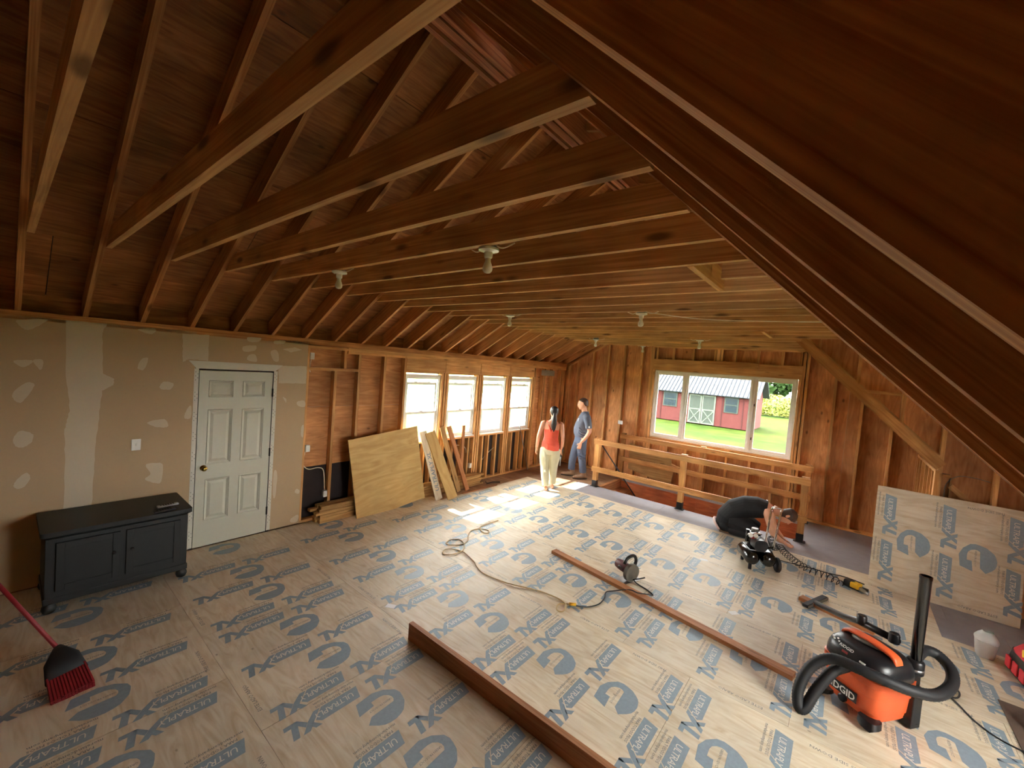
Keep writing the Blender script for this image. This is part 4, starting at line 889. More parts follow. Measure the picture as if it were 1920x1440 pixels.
# local x = lateral, local -y = towards the viewer
for x in (-.10, .09):
    MB().tube([(x, .20, .15), (x, .185, .15), (x, .15, .15), (x, -.15, .15), (x, -.185, .15), (x, -.20, .15)], [.03, .065, .085, .085, .065, .03], 28).build('tank', M['blackgloss'], ac, True)
MB().box((-.13, -.12, .225), (.12, .14, .245)).build('deck', M['blackgloss'], ac, bevel=.004)
MB().loft([((.0, -.13, .31), (.075, 0, 0), (0, 0, .07)), ((.0, .02, .31), (.08, 0, 0), (0, 0, .075)), ((.0, .06, .31), (.06, 0, 0), (0, 0, .06))], 20, power=3).build('motor_shroud', M['black'], ac, True, auto=.7)
for i in range(6): MB().box((-.06, .075 + i * .017, .25), (.06, .083 + i * .017, .40)).build('cooling_fin', M['blackgloss'], ac)
MB().cyl((.0, .12, .40), (.0, .12, .45), .045, .04, seg=18).build('cylinder_head', M['galv'], ac, True, auto=.6)
MB().cyl((-.09, .10, .27), (-.09, .10, .43), .022, seg=14).build('intake_filter', M['blackgloss'], ac, True, auto=.6)
for x in (-.11, -.05): MB().cyl((x, -.06, .40), (x - .01, -.085, .42), .026, seg=18).build('gauge', M['porcelain'], ac, True, auto=.6)
MB().tube(smooth_path([(-.11, .05, .36), (-.12, -.02, .41), (-.06, -.03, .43), (0, 0, .42), (.06, .05, .40)], 5), .009, 10).build('air_line', M['chrome'], ac, True)
MB().box((-.10, -.05, .36), (-.03, .03, .395)).build('pressure_switch', M['red'], ac, bevel=.005)
MB().tube(smooth_path([(.14, .14, .20), (.17, .16, .45), (.20, .18, .70), (.205, .18, .725), (.225, .18, .74), (.29, .18, .74), (.31, .18, .725), (.315, .18, .70), (.285, .16, .45), (.25, .14, .20)], 4), .013, 12).build('handle', M['chrome'], ac, True)
MB().tube([(.14, .14, .22), (.10, .12, .19)], .014, 8).tube([(.25, .14, .22), (.12, .12, .19)], .014, 8).build('handle_bracket', M['blackgloss'], ac, True)
for y in (-.13, .14): MB().cyl((-.11, y, .0), (-.11, y, .08), .02, seg=12).build('rubber_foot', M['rubber'], ac, True)
for y in (-.10, .13):
    w = MB().lathe([(.035, -.02), (.08, -.02), (.09, -.011), (.09, .011), (.08, .02), (.035, .02)], 24).build('wheel', M['rubber'], ac, True, Matrix.Translation((.215, y, .09)) @ Matrix.Rotation(PI / 2, 4, 'Y'), auto=.6)
    MB().cyl((0, 0, -.022), (0, 0, .022), .034, seg=16).build('hub', M['black'], w, True, auto=.6)
    MB().cyl((.08, y, .09), (.215, y, .09), .008, seg=8).build('axle', M['steel'], ac, True)
# coiled hose and nailer
cp = smooth_path([(4.93, 6.60, .30), (4.95, 6.95, .06), (5.0, 7.1, .045), (5.08, 6.91, .045), (5.22, 6.68, .045), (5.35, 6.54, .045), (5.47, 6.49, .045), (5.59, 6.46, .045), (5.69, 6.40, .045), (5.73, 6.36, .045)], 8)
def coil(path, R, turns, r):
    L_ = [0]
    for a, c in zip(path, path[1:]): L_.append(L_[-1] + (c - a).length)
    out = []; n = turns * 10
    for i in range(n + 1):
        s = L_[-1] * i / n; k = max(j for j in range(len(L_)) if L_[j] <= s + 1e-9); k = min(k, len(path) - 2)
        t = (s - L_[k]) / max(1e-6, L_[k + 1] - L_[k]); p = path[k].lerp(path[k + 1], t); d = (path[k + 1] - path[k]).normalized()
        u = d.cross(V((0, 0, 1))); u = u.normalized() if u.length > .1 else V((1, 0, 0)); w = u.cross(d); th = 2 * PI * i / 10
        rr = R * min(1, i / 12, (n - i) / 12 + .1)
        q = p + (u * math.cos(th) + w * math.sin(th)) * rr; q.z = max(q.z, r + .013); out.append(q)
    return out
tag(MB().tube(coil(cp, .044, 28, .0045), .0045, 6).build('coiled_hose', M['rubber'], None, True), 'black coiled air hose stretched over the floor to the nailer', 'hose')
wire('power_cord', 'black power cord running from the compressor behind the coiled hose', [(4.93, 6.38, .25), (4.99, 6.62, .05), (5.05, 6.66, .006), (5.22, 6.68, .006), (5.41, 6.71, .006), (5.6, 6.72, .006), (5.72, 6.76, .006), (5.84, 6.74, .006), (5.93, 6.70, .006)], .006, M['rubber'], 'cord')
ng = thing('nail_gun', 'yellow and black nail gun lying at the end of the coiled hose', 'nail gun', (5.83, 6.43, 0), -.55)
MB().loft([((-.10, 0, .05), (0, .035, 0), (0, 0, .042)), ((-.02, 0, .052), (0, .042, 0), (0, 0, .046)), ((.05, 0, .05), (0, .036, 0), (0, 0, .04))], 16, power=3).build('body', M['black'], ng, True, auto=.6)
MB().box((-.03, -.046, .03), (.06, .046, .095)).build('cap', M['yellow'], ng, bevel=.014)
MB().tube([(.05, 0, .045), (.10, 0, .04), (.15, -.005, .022)], [.026, .02, .012], 12).build('nose', M['steel'], ng, True)
MB().tube([(-.04, .03, .03), (-.06, .10, .028), (-.07, .17, .028)], [.024, .021, .024], 12).build('grip', M['black'], ng, True)
MB().box((-.01, .03, .014), (.13, .055, .045), T=Matrix.Rotation(.5, 4, 'Z')).build('magazine', M['black'], ng, bevel=.004)

# ------------------------------------------------------------------ shop vacuum
va = thing('shop_vacuum', 'orange and black wet dry vacuum with wrapped black hose', 'vacuum', (5.86, 4.10, 0), -.6435)
def vl(p):      # world point -> vacuum local
    d = V(p) - V((5.86, 4.10, 0)); c_, s_ = math.cos(.6435), math.sin(.6435); return (d.x * c_ - d.y * s_, d.x * s_ + d.y * c_, d.z)
ring = lambda z, a, c: ((0, 0, z), (a, 0, 0), (0, c, 0))
dm = MB().loft([ring(.045, .165, .155), ring(.06, .185, .172), ring(.10, .19, .178), ring(.105, .196, .184), ring(.22, .205, .192), ring(.225, .212, .198), ring(.30, .216, .202), ring(.305, .222, .208), ring(.345, .222, .208), ring(.352, .21, .196)], 48, power=4.5).build('drum', M['orange'], va, True, auto=.7)
MB().loft([ring(.345, .224, .210), ring(.39, .222, .208), ring(.42, .216, .202), ring(.45, .204, .19), ring(.474, .18, .165), ring(.484, .13, .12), ring(.486, .02, .02)], 40, power=3.4).build('lid', M['black'], va, True)
hpth = smooth_path([V((-.185, 0, .455)), V((-.17, 0, .492)), V((-.12, 0, .512)), V((0, 0, .52)), V((.12, 0, .512)), V((.17, 0, .492)), V((.185, 0, .455))], 4)
MB().loft([(p, V((0, .036, 0)), (V((0, 0, 1)) if abs(p.x) < .15 else V((1 if p.x > 0 else -1, 0, 1)).normalized()) * .013) for p in hpth], 16, power=4).build('handle', M['orange'], va, True)
MB().loft([((-.08, 0, .48), (.05, 0, 0), (0, .05, 0)), ((0, 0, .5), (.12, 0, 0), (0, .05, 0)), ((.0, 0, .515), (.09, 0, 0), (0, .035, 0))], 16).build('switch_housing', M['galv'], va, True)
for x in (-.155, .155):
    for y in (-.165, .165):
        fo = MB().loft([((x, y, .075), (.06, 0, 0), (0, .055, 0)), ((x * 1.06, y * 1.1, .04), (.062, 0, 0), (0, .055, 0)), ((x * 1.1, y * 1.2, .03), (.045, 0, 0), (0, .045, 0))], 14, power=3).build('caster_foot', M['black'], va, True, auto=.6)
        MB().cyl((x * 1.1 - .016, y * 1.2, .024), (x * 1.1 + .016, y * 1.2, .024), .023, seg=16).build('caster_wheel', M['rubber'], fo, True, auto=.6)
MB().lathe([(.001, 0), (.028, 0), (.028, .02), (.02, .026), (.001, .026)], 18).build('drain_cap', M['black'], va, True, Matrix.Translation((-.02, -.178, .085)) @ Matrix.Rotation(PI / 2, 4, 'X'), auto=.6)
# lettering: curved plate on the drum front and small wordmark on the lid
def drum_y(x, z, a=.213, c=.199): return -c * (1 - min(.98, abs(x / a)) ** 4.5) ** (1 / 4.5)
lg = MB()
px0, px1, pz0, pz1 = -.15, .085, .12, .195; npl = 10
for i in range(npl):
    xa, xb = px0 + (px1 - px0) * i / npl, px0 + (px1 - px0) * (i + 1) / npl
    lg.add([(xa, drum_y(xa, 0) - .004, pz0), (xb, drum_y(xb, 0) - .004, pz0), (xb, drum_y(xb, 0) - .006, pz1), (xa, drum_y(xa, 0) - .006, pz1)], [(0, 1, 2, 3)], 0)
v, f = text_mesh('RIDGID', .070, 0, .0016, 1.0)
wmax = max(p[0] for p in v)
lg.add([(px0 + .012 + p[0] / wmax * (px1 - px0 - .024), drum_y(px0 + .012 + p[0] / wmax * (px1 - px0 - .024), 0) - .0075, pz0 + .012 + p[1]) for p in v], f, 1)
lg.build('brand_plate', [M['black'], M['paper']], va, fix=False)
v, f = text_mesh('RIDGID', .03, 0, .0006, 1.0); lt = MB(); lt.add([(p[0] - .07, p[1], 0) for p in v], f, 0)
lt.build('lid_lettering', [M['paper']], va, fix=False, M4=Matrix.Translation((-.01, -.195, .452)) @ Matrix.Rotation(.765, 4, 'X'))
MB().box((-.02, -.008, 0), (.02, .008, .003)).build('warning_label', M['red'], va, M4=Matrix.Translation((-.03, -.2, .428)) @ Matrix.Rotation(1.19, 4, 'X'))
MB().box((-.02, -.006, 0), (.02, .006, .003)).build('rating_label', M['paper'], va, M4=Matrix.Translation((.09, -.197, .430)) @ Matrix.Rotation(1.19, 4, 'X'))
for i in range(4): MB().cyl((-.150 + .018 * i, -.155 - .014 * (i % 2), .462), (-.150 + .018 * i, -.163 - .014 * (i % 2), .476 - .012 * (i % 2)), .006, seg=8).build('lid_badge', M['paper'], va)
# accessory column with the upright tube
ct = vl((6.10, 4.13, 0))
MB().box((ct[0] - .05, ct[1] - .045, .01), (ct[0] + .05, ct[1] + .045, .30)).box((ct[0] - .03, ct[1] - .035, .30), (ct[0] + .03, ct[1] + .035, .40)).build('tool_column', M['black'], va, bevel=.006)
tb = vl((6.11, 4.16, 0))
MB().lathe([(.043, .37), (.05, .38), (.05, .46), (.044, .47), (.036, .475)], 24).build('tube_collar', M['black'], va, True, Matrix.Translation((tb[0], tb[1], 0)), auto=.6)
MB().lathe([(.0515, .40), (.0515, .418)], 24).build('collar_band', M['steel'], va, True, Matrix.Translation((tb[0], tb[1], 0)))
MB().rings([[((r * math.cos(2 * PI * j / 24)) + tb[0], (r * math.sin(2 * PI * j / 24)) + tb[1], z) for j in range(24)] for r, z in ((.031, .45), (.034, 1.06), (.036, 1.065), (.036, 1.085), (.030, 1.085), (.028, .5))], cap=False).build('extension_tube', M['blackgloss'], va, True, auto=.6)
hose = [(5.75, 3.98, .33), (5.726, 3.92, .34), (5.655, 3.85, .30), (5.576, 3.77, .165), (5.525, 3.70, .045), (5.487, 3.685, .04), (5.475, 3.73, .14), (5.53, 3.80, .299), (5.644, 3.84, .40), (5.79, 3.79, .43), (5.929, 3.785, .425), (6.067, 3.84, .40), (6.2, 3.97, .37), (6.297, 4.18, .37), (6.314, 4.33, .41), (6.25, 4.40, .455), (6.174, 4.36, .47), (6.12, 4.24, .45)]
hp = smooth_path([vl(p) for p in hose], 14)
MB().tube(hp, [.0345 + .0024 * (i % 2) for i in range(len(hp))], 16).build('hose', M['rubber'], va, True)
# floor wand and cap pieces
wnd = thing('vacuum_wand', 'black floor wand with a grey squeegee nozzle leaning on the vacuum', 'wand', (5.49, 5.62, 0))
wl0 = V((5.49, 5.62, 0))
MB().tube([V((5.50, 5.60, .035)) - wl0, V((5.72, 4.92, .28)) - wl0, V((5.80, 4.58, .43)) - wl0, V((6.02, 4.29, .50)) - wl0], [.026, .026, .028, .026], 16).build('tube', M['black'], wnd, True)
MB().box((-.22, -.03, 0), (.22, .03, .035), T=Matrix.Translation((0, .05, .004)) @ Matrix.Rotation(1.2, 4, 'Z')).build('nozzle', M['rubber'], wnd, bevel=.008)
MB().box((-.22, -.034, .0), (.22, -.03, .03), T=Matrix.Translation((0, .05, .004)) @ Matrix.Rotation(1.2, 4, 'Z')).build('squeegee', M['galv'], wnd)
for p, lab in (((5.82, 4.52, .44), 'left'), ((6.0, 4.29, .48), 'right')):
    MB().lathe([(.001, 0), (.034, 0), (.034, .06), (.03, .07), (.001, .07)], 20).build('wand_cap', M['black'], wnd, True, Matrix.Translation(V(p) - wl0), auto=.6)
wire('power_cord', 'black vacuum cord trailing off to the lower right', [(6.14, 4.20, .30), (6.20, 4.45, .05), (6.30, 4.75, .006), (6.43, 4.77, .006), (6.47, 4.89, .006), (6.42, 4.93, .012), (6.38, 4.82, .012), (6.44, 4.68, .006), (6.5, 4.54, .006), (6.59, 4.44, .006), (6.72, 4.40, .006), (7.0, 4.35, .006)], .006, M['rubber'], 'cord')

# ------------------------------------------------------------------ tool bag, tub and mat at the right edge
mt_ = MB().box((6.70, 4.2, .001), (7.6, 5.02, .007)).build('floor_mat', plain('dark_mat', lin(104, 86, 74), .9, var=.25, scale=9)); tag(mt_, 'worn brown mat at the right edge of the floor', 'mat')
tb_ = thing('plastic_tub', 'milky plastic tub of screws with a lid next to the red tool bag', 'tub', (6.76, 5.78, 0))
MB().loft([ring(.001, .055, .055), ring(.02, .06, .06), ring(.15, .072, .072), ring(.152, .066, .066)], 24, power=4).build('tub', M['clearplast'], tb_, True, auto=.7)
MB().loft([ring(.006, .052, .052), ring(.09, .064, .064), ring(.098, .05, .05)], 16, power=4).build('screws', plain('brass_screws', lin(176, 150, 104), .5, var=.5, scale=90), tb_)
MB().loft([((.0, .0, .155), (.078, 0, 0), (0, .078, 0)), ((.0, .0, .17), (.078, 0, 0), (0, .078, 0)), ((.0, .0, .20), (.06, 0, 0), (0, .06, 0)), ((.0, .0, .235), (.03, 0, 0), (0, .03, 0))], 24, power=3).build('lid', M['clearplast'], tb_, True, auto=.7)
MB().box((-.02, .04, .2), (.05, .075, .212)).build('lid_label', plain('green_label', lin(60, 140, 90), .5), tb_)
bg = thing('tool_bag', 'red and black canvas tool bag at the right edge', 'tool bag', (7.06, 5.50, 0), .15)
MB().loft([((0, 0, .003), (.15, 0, 0), (0, .25, 0)), ((0, 0, .12), (.165, 0, 0), (0, .26, 0)), ((0, 0, .2), (.15, 0, 0), (0, .25, 0))], 28, power=5).build('body', M['black'], bg, True, auto=.8)
MB().loft([((0, 0, .195), (.155, 0, 0), (0, .255, 0)), ((0, 0, .26), (.10, 0, 0), (0, .23, 0)), ((0, 0, .29), (.03, 0, 0), (0, .21, 0))], 28, power=4).build('top_flap', M['redcloth'], bg, True, auto=.8)
for s in (-1, 1): MB().tube(smooth_path([(s * .10, -.12, .2), (s * .08, -.11, .31), (s * .06, 0, .35), (s * .08, .11, .31), (s * .10, .12, .2)], 5), .013, 10).build('carry_handle', M['redcloth'], bg, True)
for k in range(4): MB().box((-.172, -.20 + k * .11, .03), (-.15, -.12 + k * .11, .13)).build('pocket', M['redcloth'], bg, bevel=.006)
for k, y in enumerate((-.17, -.06, .05)): MB().tube([(-.12, y, .15), (-.14, y - .03, .27)], .014, 10).build('tool_handle', (M['red'], M['steel'], M['yellow'])[k], bg, True)
wf_ = thing('wire_bundle', 'tangled bundle of black wire lying on the brown mat', 'wire', (6.93, 4.72, .007))
pp = []
for i in range(90):
    th = i * .62; pp.append((.11 * math.cos(th) + random.uniform(-.03, .03), .14 * math.sin(th) + random.uniform(-.03, .03), .012 + .13 * random.random() * (.4 + .6 * math.sin(i * .3) ** 2)))
MB().tube(smooth_path(pp, 4), .006, 6).build('coil', M['rubber'], wf_, True)
# ================================================================== PEOPLE
def grown(name, b, mat, parent, voxel=.008, it=4, fac=.5):
    """closed lofts merged into one continuous skin"""
    o = b.build(name, mat, parent, True)
    r = o.modifiers.new('merge', 'REMESH'); r.mode = 'VOXEL'; r.voxel_size = voxel; r.use_smooth_shade = True
    s = o.modifiers.new('relax', 'SMOOTH'); s.iterations = it; s.factor = fac
    return o
def limb(b, pts, radii, seg=14): b.tube(smooth_path(pts, 4), [x for x in interp(radii, 4)], seg); return b
def interp(r, n):
    out = []
    for a, c in zip(r, r[1:]): out += [a + (c - a) * j / n for j in range(n)]
    return out + [r[-1]]
def sec(c, wx, dy, tilt=0.0, yaw=0.0):
    """horizontal body section: half width wx, half depth dy; tilt leans it forward"""
    R = Matrix.Rotation(yaw, 3, 'Z') @ Matrix.Rotation(tilt, 3, 'X')
    return (V(c), R @ V((wx, 0, 0)), R @ V((0, dy, 0)))
def hand(b, wrist, fdir, thumb, s=1.0, curl=.35):
    """palm and five fingers; fdir: where the fingers point, thumb: the side of the thumb"""
    w = V(wrist); f = V(fdir).normalized(); t = V(thumb); t = (t - f * t.dot(f)).normalized(); n = f.cross(t)
    b.loft([(w - f * .02, t * .021 * s, n * .016 * s), (w + f * .02 * s, t * .032 * s, n * .015 * s), (w + f * .07 * s, t * .040 * s, n * .014 * s), (w + f * .09 * s, t * .038 * s, n * .011 * s)], 12)
    for k, ln in ((-1.5, .055), (-.5, .072), (.5, .078), (1.5, .070)):
        p0 = w + f * .08 * s + t * (.0205 * k) * s; d = (f + t * .05 * k).normalized()
        p1 = p0 + d * ln * .5 * s; p2 = p1 + (d * math.cos(curl) + n * math.sin(curl)) * ln * .3 * s; p3 = p2 + (d * math.cos(2 * curl) + n * math.sin(2 * curl)) * ln * .25 * s
        b.tube([p0 - d * .015, p0, p1, p2, p3], [.009 * s, .0095 * s, .009 * s, .008 * s, .006 * s], 8)
    q0 = w + f * .025 * s + t * .028 * s; q1 = q0 + (f * .6 + t * .8) * .032 * s; q2 = q1 + (f * .9 + t * .3 + n * .3).normalized() * .03 * s
    b.tube([q0 - t * .015, q0, q1, q2], [.012 * s, .012 * s, .010 * s, .007 * s], 8)
def head(b, c, fwd, up=(0, 0, 1), s=1.0):
    """head about 0.23 m tall with nose, brow, jaw and ears; c: centre"""
    c = V(c); f = V(fwd).normalized(); u = V(up).normalized(); u = (u - f * u.dot(f)).normalized(); r = f.cross(u)
    prof = [(-.112, .020, .028, .045), (-.098, .040, .048, .030), (-.07, .056, .075, .014), (-.035, .066, .088, .006), (0, .073, .095, .0), (.035, .076, .098, -.004), (.07, .068, .088, -.008), (.098, .045, .06, -.01), (.114, .012, .016, -.01)]
    b.loft([(c + u * z * s + f * o * s, r * a * s, f * d * s) for z, a, d, o in prof], 24)
    b.tube([c + f * .088 * s + u * .02 * s, c + f * .104 * s - u * .012 * s, c + f * .112 * s - u * .028 * s, c + f * .09 * s - u * .038 * s], [.007 * s, .010 * s, .014 * s, .010 * s], 10)
    b.tube([c + f * .082 * s + r * .045 * s + u * .026 * s, c + f * .093 * s + u * .03 * s, c + f * .082 * s - r * .045 * s + u * .026 * s], .010 * s, 8)
    b.tube([c + f * .086 * s + r * .022 * s - u * .062 * s, c + f * .094 * s - u * .062 * s, c + f * .086 * s - r * .022 * s - u * .062 * s], .0075 * s, 8)
    for q in (-1, 1): b.loft([(c + r * q * .066 * s - f * .006 * s, f * .018 * s, u * .034 * s), (c + r * q * .084 * s - f * .012 * s, f * .020 * s, u * .034 * s), (c + r * q * .088 * s - f * .016 * s, f * .012 * s, u * .026 * s)], 12)
    return f, u, r
def eyes(c, f, u, r, parent, s=1.0):
    c = V(c)
    for q in (-1, 1):
        MB().ball(tuple(c + f * .080 * s + r * q * .031 * s + u * .002 * s), .011 * s, 12, 8).build('eye', M['porcelain'], parent, True)
        MB().ball(tuple(c + f * .0885 * s + r * q * .031 * s + u * .002 * s), .0045 * s, 10, 6).build('iris', M['dark'], parent, True)
        MB().tube([c + f * .090 * s + r * q * .015 * s + u * .024 * s, c + f * .091 * s + r * q * .032 * s + u * .029 * s, c + f * .081 * s + r * q * .050 * s + u * .023 * s], [.004 * s, .005 * s, .003 * s], 6).build('eyebrow', M['hairb'], parent, True)
    MB().tube([c + f * .092 * s + r * .024 * s - u * .062 * s, c + f * .1015 * s - u * .061 * s, c + f * .092 * s - r * .024 * s - u * .062 * s], [.003 * s, .0055 * s, .003 * s], 6).build('lips', plain('lips', lin(180, 104, 94), .5) if 'lips' not in bpy.data.materials else bpy.data.materials['lips'], parent, True)

# ------------------------------------------------------------------ woman in coral top, seen from behind
wo = thing('person', 'woman in coral sleeveless top and pale trousers, dark ponytail, back turned', 'person', (1.21, 6.70, 0), .57)
b = MB()
hc = (0.02, .02, 1.515)
hf = V((-.15, 1, -.02))
f, u, r = head(b, hc, hf, s=.97)
limb(b, [(.015, -.005, 1.27), (.015, .0, 1.36), (.02, .012, 1.46)], [.060, .048, .046])
b.loft([sec((0, .01, .80), .15, .105), sec((0, 0, .90), .145, .10), sec((0, .0, 1.02), .120, .085), sec((0, .01, 1.12), .128, .09), sec((0, .01, 1.22), .145, .092), sec((.005, .0, 1.29), .150, .075), sec((.01, .0, 1.34), .085, .055), sec((.015, .0, 1.37), .05, .045)], 24)
limb(b, [(-.135, 0, 1.30), (-.172, -.01, 1.285), (-.205, -.03, 1.16), (-.235, -.05, 1.04), (-.25, -.01, .92), (-.26, .04, .80)], [.045, .048, .042, .036, .033, .024])
limb(b, [(.145, 0, 1.30), (.18, -.01, 1.285), (.205, -.02, 1.16), (.225, -.03, 1.03), (.225, .04, .92), (.22, .11, .80)], [.045, .048, .042, .036, .033, .024])
hand(b, (-.262, .045, .785), (-.05, .15, -1), (.25, 1, .1), .92, .5); hand(b, (.218, .115, .785), (.0, .25, -1), (-.5, 1, .1), .92, .75)
limb(b, [(-.085, .01, .86), (-.085, .03, .66), (-.07, .03, .46), (-.055, -.02, .30), (-.02, -.07, .09)], [.085, .078, .055, .05, .034])
limb(b, [(.085, .01, .86), (.09, .05, .66), (.085, .08, .46), (.09, .10, .30), (.10, .11, .09)], [.085, .078, .055, .05, .034])
for x, y in ((-.02, -.07), (.10, .11)):
    b.loft([(V((x, y - .045, .035)), V((.030, 0, 0)), V((0, 0, .034))), (V((x, y, .042)), V((.034, 0, 0)), V((0, 0, .042))), (V((x - .002, y + .07, .028)), V((.040, 0, 0)), V((0, 0, .026))), (V((x - .004, y + .13, .018)), V((.042, 0, 0)), V((0, 0, .016))), (V((x - .004, y + .165, .014)), V((.025, 0, 0)), V((0, 0, .010)))], 14)
bod = grown('body', b, M['skin'], wo, .007)
eyes(hc, f, u, r, wo, .97)
b = MB()      # trousers
b.loft([sec((0, .0, .94), .135, .105), sec((0, .0, .86), .165, .125), sec((0, .005, .76), .17, .13), sec((0, .01, .70), .165, .115)], 24)
limb(b, [(-.085, .0, .80), (-.092, .03, .64), (-.08, .03, .46), (-.06, -.02, .28), (-.03, -.065, .085)], [.105, .105, .085, .075, .060])
limb(b, [(.085, .0, .80), (.098, .045, .64), (.092, .08, .46), (.094, .10, .28), (.10, .11, .10)], [.105, .105, .085, .075, .060])
for k in range(5): b.tube([(-.15 + .02 * k, -.06 - .012 * k, .80 - .05 * k), (-.10 + .01 * k, -.10, .74 - .07 * k), (-.05, -.085, .60 - .06 * k)], .012, 8)
grown('trousers', b, M['pantsw'], wo, .009, 3)
b = MB()      # top gathered at the hips
b.loft([sec((.02, .0, .80), .15, .12, 0, .1), sec((.01, .0, .84), .172, .135), sec((0, .0, .90), .170, .132), sec((0, .0, .95), .150, .115), sec((0, .005, 1.02), .135, .100), sec((0, .012, 1.12), .138, .102), sec((0, .018, 1.20), .140, .098), sec((0, .03, 1.245), .12, .075)], 24)
for k in range(5): b.tube([(-.16, -.03, .93 - .022 * k), (-.05, -.125, .90 - .022 * k), (.07, -.128, .875 - .02 * k), (.165, -.04, .86 - .018 * k)], .013, 8)
for q in (-1, 1): b.tube(smooth_path([(q * .10, .07, 1.20), (q * .105, .055, 1.29), (q * .095, .0, 1.335), (q * .07, -.05, 1.29), (q * .03, -.085, 1.20), (q * .01, -.09, 1.14)], 4), .013, 8)
grown('top', b, M['coral'], wo, .008, 3)
b = MB()      # hair and ponytail
c = V(hc)
b.loft([(c + u * z + f * (o - .012), r * a, f * d) for z, a, d, o in ((-.06, .045, .03, -.062), (-.03, .066, .055, -.045), (0, .077, .085, -.022), (.04, .082, .100, -.010), (.08, .073, .092, -.012), (.108, .046, .062, -.014), (.122, .012, .016, -.014))], 20)
limb(b, [c - f * .088 - u * .01, c - f * .115 - u * .05, c - f * .115 - u * .13, c - f * .10 - u * .22, c - f * .09 - u * .32, c - f * .088 - u * .375], [.030, .030, .044, .052, .036, .008])
grown('hair', b, M['hair'], wo, .008, 2)
dk = thing('hand_tool', 'small dark tool in the right hand of the woman in coral', 'tool', (1.21, 6.70, 0), .57)
MB().tube([(.235, .15, .80), (.228, .14, .72), (.222, .13, .64)], [.020, .022, .018], 12).build('grip', M['black'], dk, True)
MB().box((.205, .10, .785), (.262, .20, .835)).build('head', M['black'], dk, bevel=.01)
MB().cyl((.222, .13, .64), (.216, .125, .46), .008, seg=10).build('shank', M['steel'], dk, True)

# ------------------------------------------------------------------ man standing in profile
ma = thing('person', 'man in charcoal T-shirt, grey jeans and brown boots standing by the stud wall', 'person', (1.12, 8.06, 0), 2.2)
b = MB()
hc = (0, .03, 1.63); hf = V((.28, 1, -.12))
f, u, r = head(b, hc, hf, s=1.08)
limb(b, [(0, -.05, 1.38), (0, -.02, 1.47), (.005, .01, 1.58)], [.075, .062, .058])
b.loft([sec((0, .01, .88), .165, .12), sec((0, .02, 1.0), .165, .135), sec((0, .02, 1.12), .165, .135), sec((0, 0, 1.25), .175, .125), sec((0, -.03, 1.36), .180, .105), sec((0, -.045, 1.43), .12, .075), sec((0, -.04, 1.47), .06, .06)], 24)
limb(b, [(-.165, -.05, 1.40), (-.205, -.06, 1.36), (-.235, -.10, 1.20), (-.24, -.125, 1.06), (-.235, -.06, .93), (-.215, .02, .82)], [.055, .060, .054, .044, .040, .029])
limb(b, [(.165, -.05, 1.40), (.205, -.06, 1.36), (.235, -.08, 1.20), (.24, -.09, 1.06), (.235, -.03, .93), (.215, .05, .82)], [.055, .060, .054, .044, .040, .029])
hand(b, (-.212, .03, .80), (.05, .25, -1), (.2, 1, .2), 1.05, .6); hand(b, (.212, .06, .80), (-.05, .25, -1), (-.2, 1, .2), 1.05, .6)
limb(b, [(-.09, .0, .90), (-.10, -.01, .68), (-.10, -.03, .48), (-.105, -.06, .30), (-.10, -.08, .12)], [.095, .088, .065, .06, .045])
limb(b, [(.09, .02, .90), (.095, .07, .68), (.095, .13, .48), (.09, .15, .30), (.09, .15, .12)], [.095, .088, .065, .06, .045])
grown('body', b, M['skin'], ma, .008)
eyes(hc, f, u, r, ma, 1.08)
b = MB()      # T-shirt
b.loft([sec((0, .012, .90), .178, .135), sec((0, .025, .98), .185, .155), sec((0, .028, 1.08), .182, .158), sec((0, .012, 1.20), .188, .145), sec((0, -.015, 1.32), .195, .125), sec((0, -.035, 1.40), .175, .10), sec((0, -.04, 1.455), .085, .075), sec((0, -.038, 1.475), .072, .07)], 28)
for q in (-1, 1):
    limb(b, [(q * .15, -.045, 1.385), (q * .205, -.06, 1.35), (q * .232, -.09, 1.23), (q * .238, -.11, 1.13)], [.075, .080, .076, .074])
for k in range(3): b.tube([(-.17, .10, 1.12 - .05 * k), (-.19, .03, 1.06 - .05 * k), (-.185, -.07, 1.02 - .04 * k)], .010, 8)
tee = grown('t_shirt', b, M['tee'], ma, .009, 3)
MB().box((-.014, -.02, 0), (.014, .02, .002)).build('sleeve_badge', M['paper'], ma, M4=Matrix.Translation((-.312, -.105, 1.17)) @ Matrix.Rotation(-PI / 2, 4, 'Y') @ Matrix.Rotation(PI / 2, 4, 'Z'))
MB().prism([(0, 0), (.03, .01), (.015, .035), (.035, .05), (.03, .075), (-.005, .05), (.012, .03)], 0, .002).build('chest_print', M['paper'], ma, M4=Matrix.Translation((-.10, .128, 1.25)) @ Matrix.Rotation(.35, 4, 'Z') @ Matrix.Rotation(PI / 2 + .15, 4, 'X') @ Matrix.Scale(-1, 4, (1, 0, 0)))
b = MB()      # jeans
b.loft([sec((0, .012, .955), .172, .132), sec((0, .008, .88), .182, .138), sec((0, .01, .80), .185, .14), sec((0, .012, .76), .175, .12)], 24)
limb(b, [(-.092, .0, .84), (-.105, -.01, .66), (-.105, -.03, .48), (-.108, -.06, .30), (-.102, -.08, .14)], [.115, .108, .088, .080, .078])
limb(b, [(.092, .02, .84), (.10, .07, .66), (.10, .125, .48), (.095, .15, .30), (.092, .15, .14)], [.115, .108, .088, .080, .078])
for k in range(4): b.tube([(-.19, .05, .62 - .05 * k), (-.20, -.03, .58 - .05 * k), (-.17, -.11, .57 - .05 * k)], .010, 8)
grown('jeans', b, M['jeans'], ma, .009, 3)
MB().loft([sec((0, .012, .935), .185, .145), sec((0, .012, .965), .183, .143)], 28).build('belt', M['black'], ma, True)
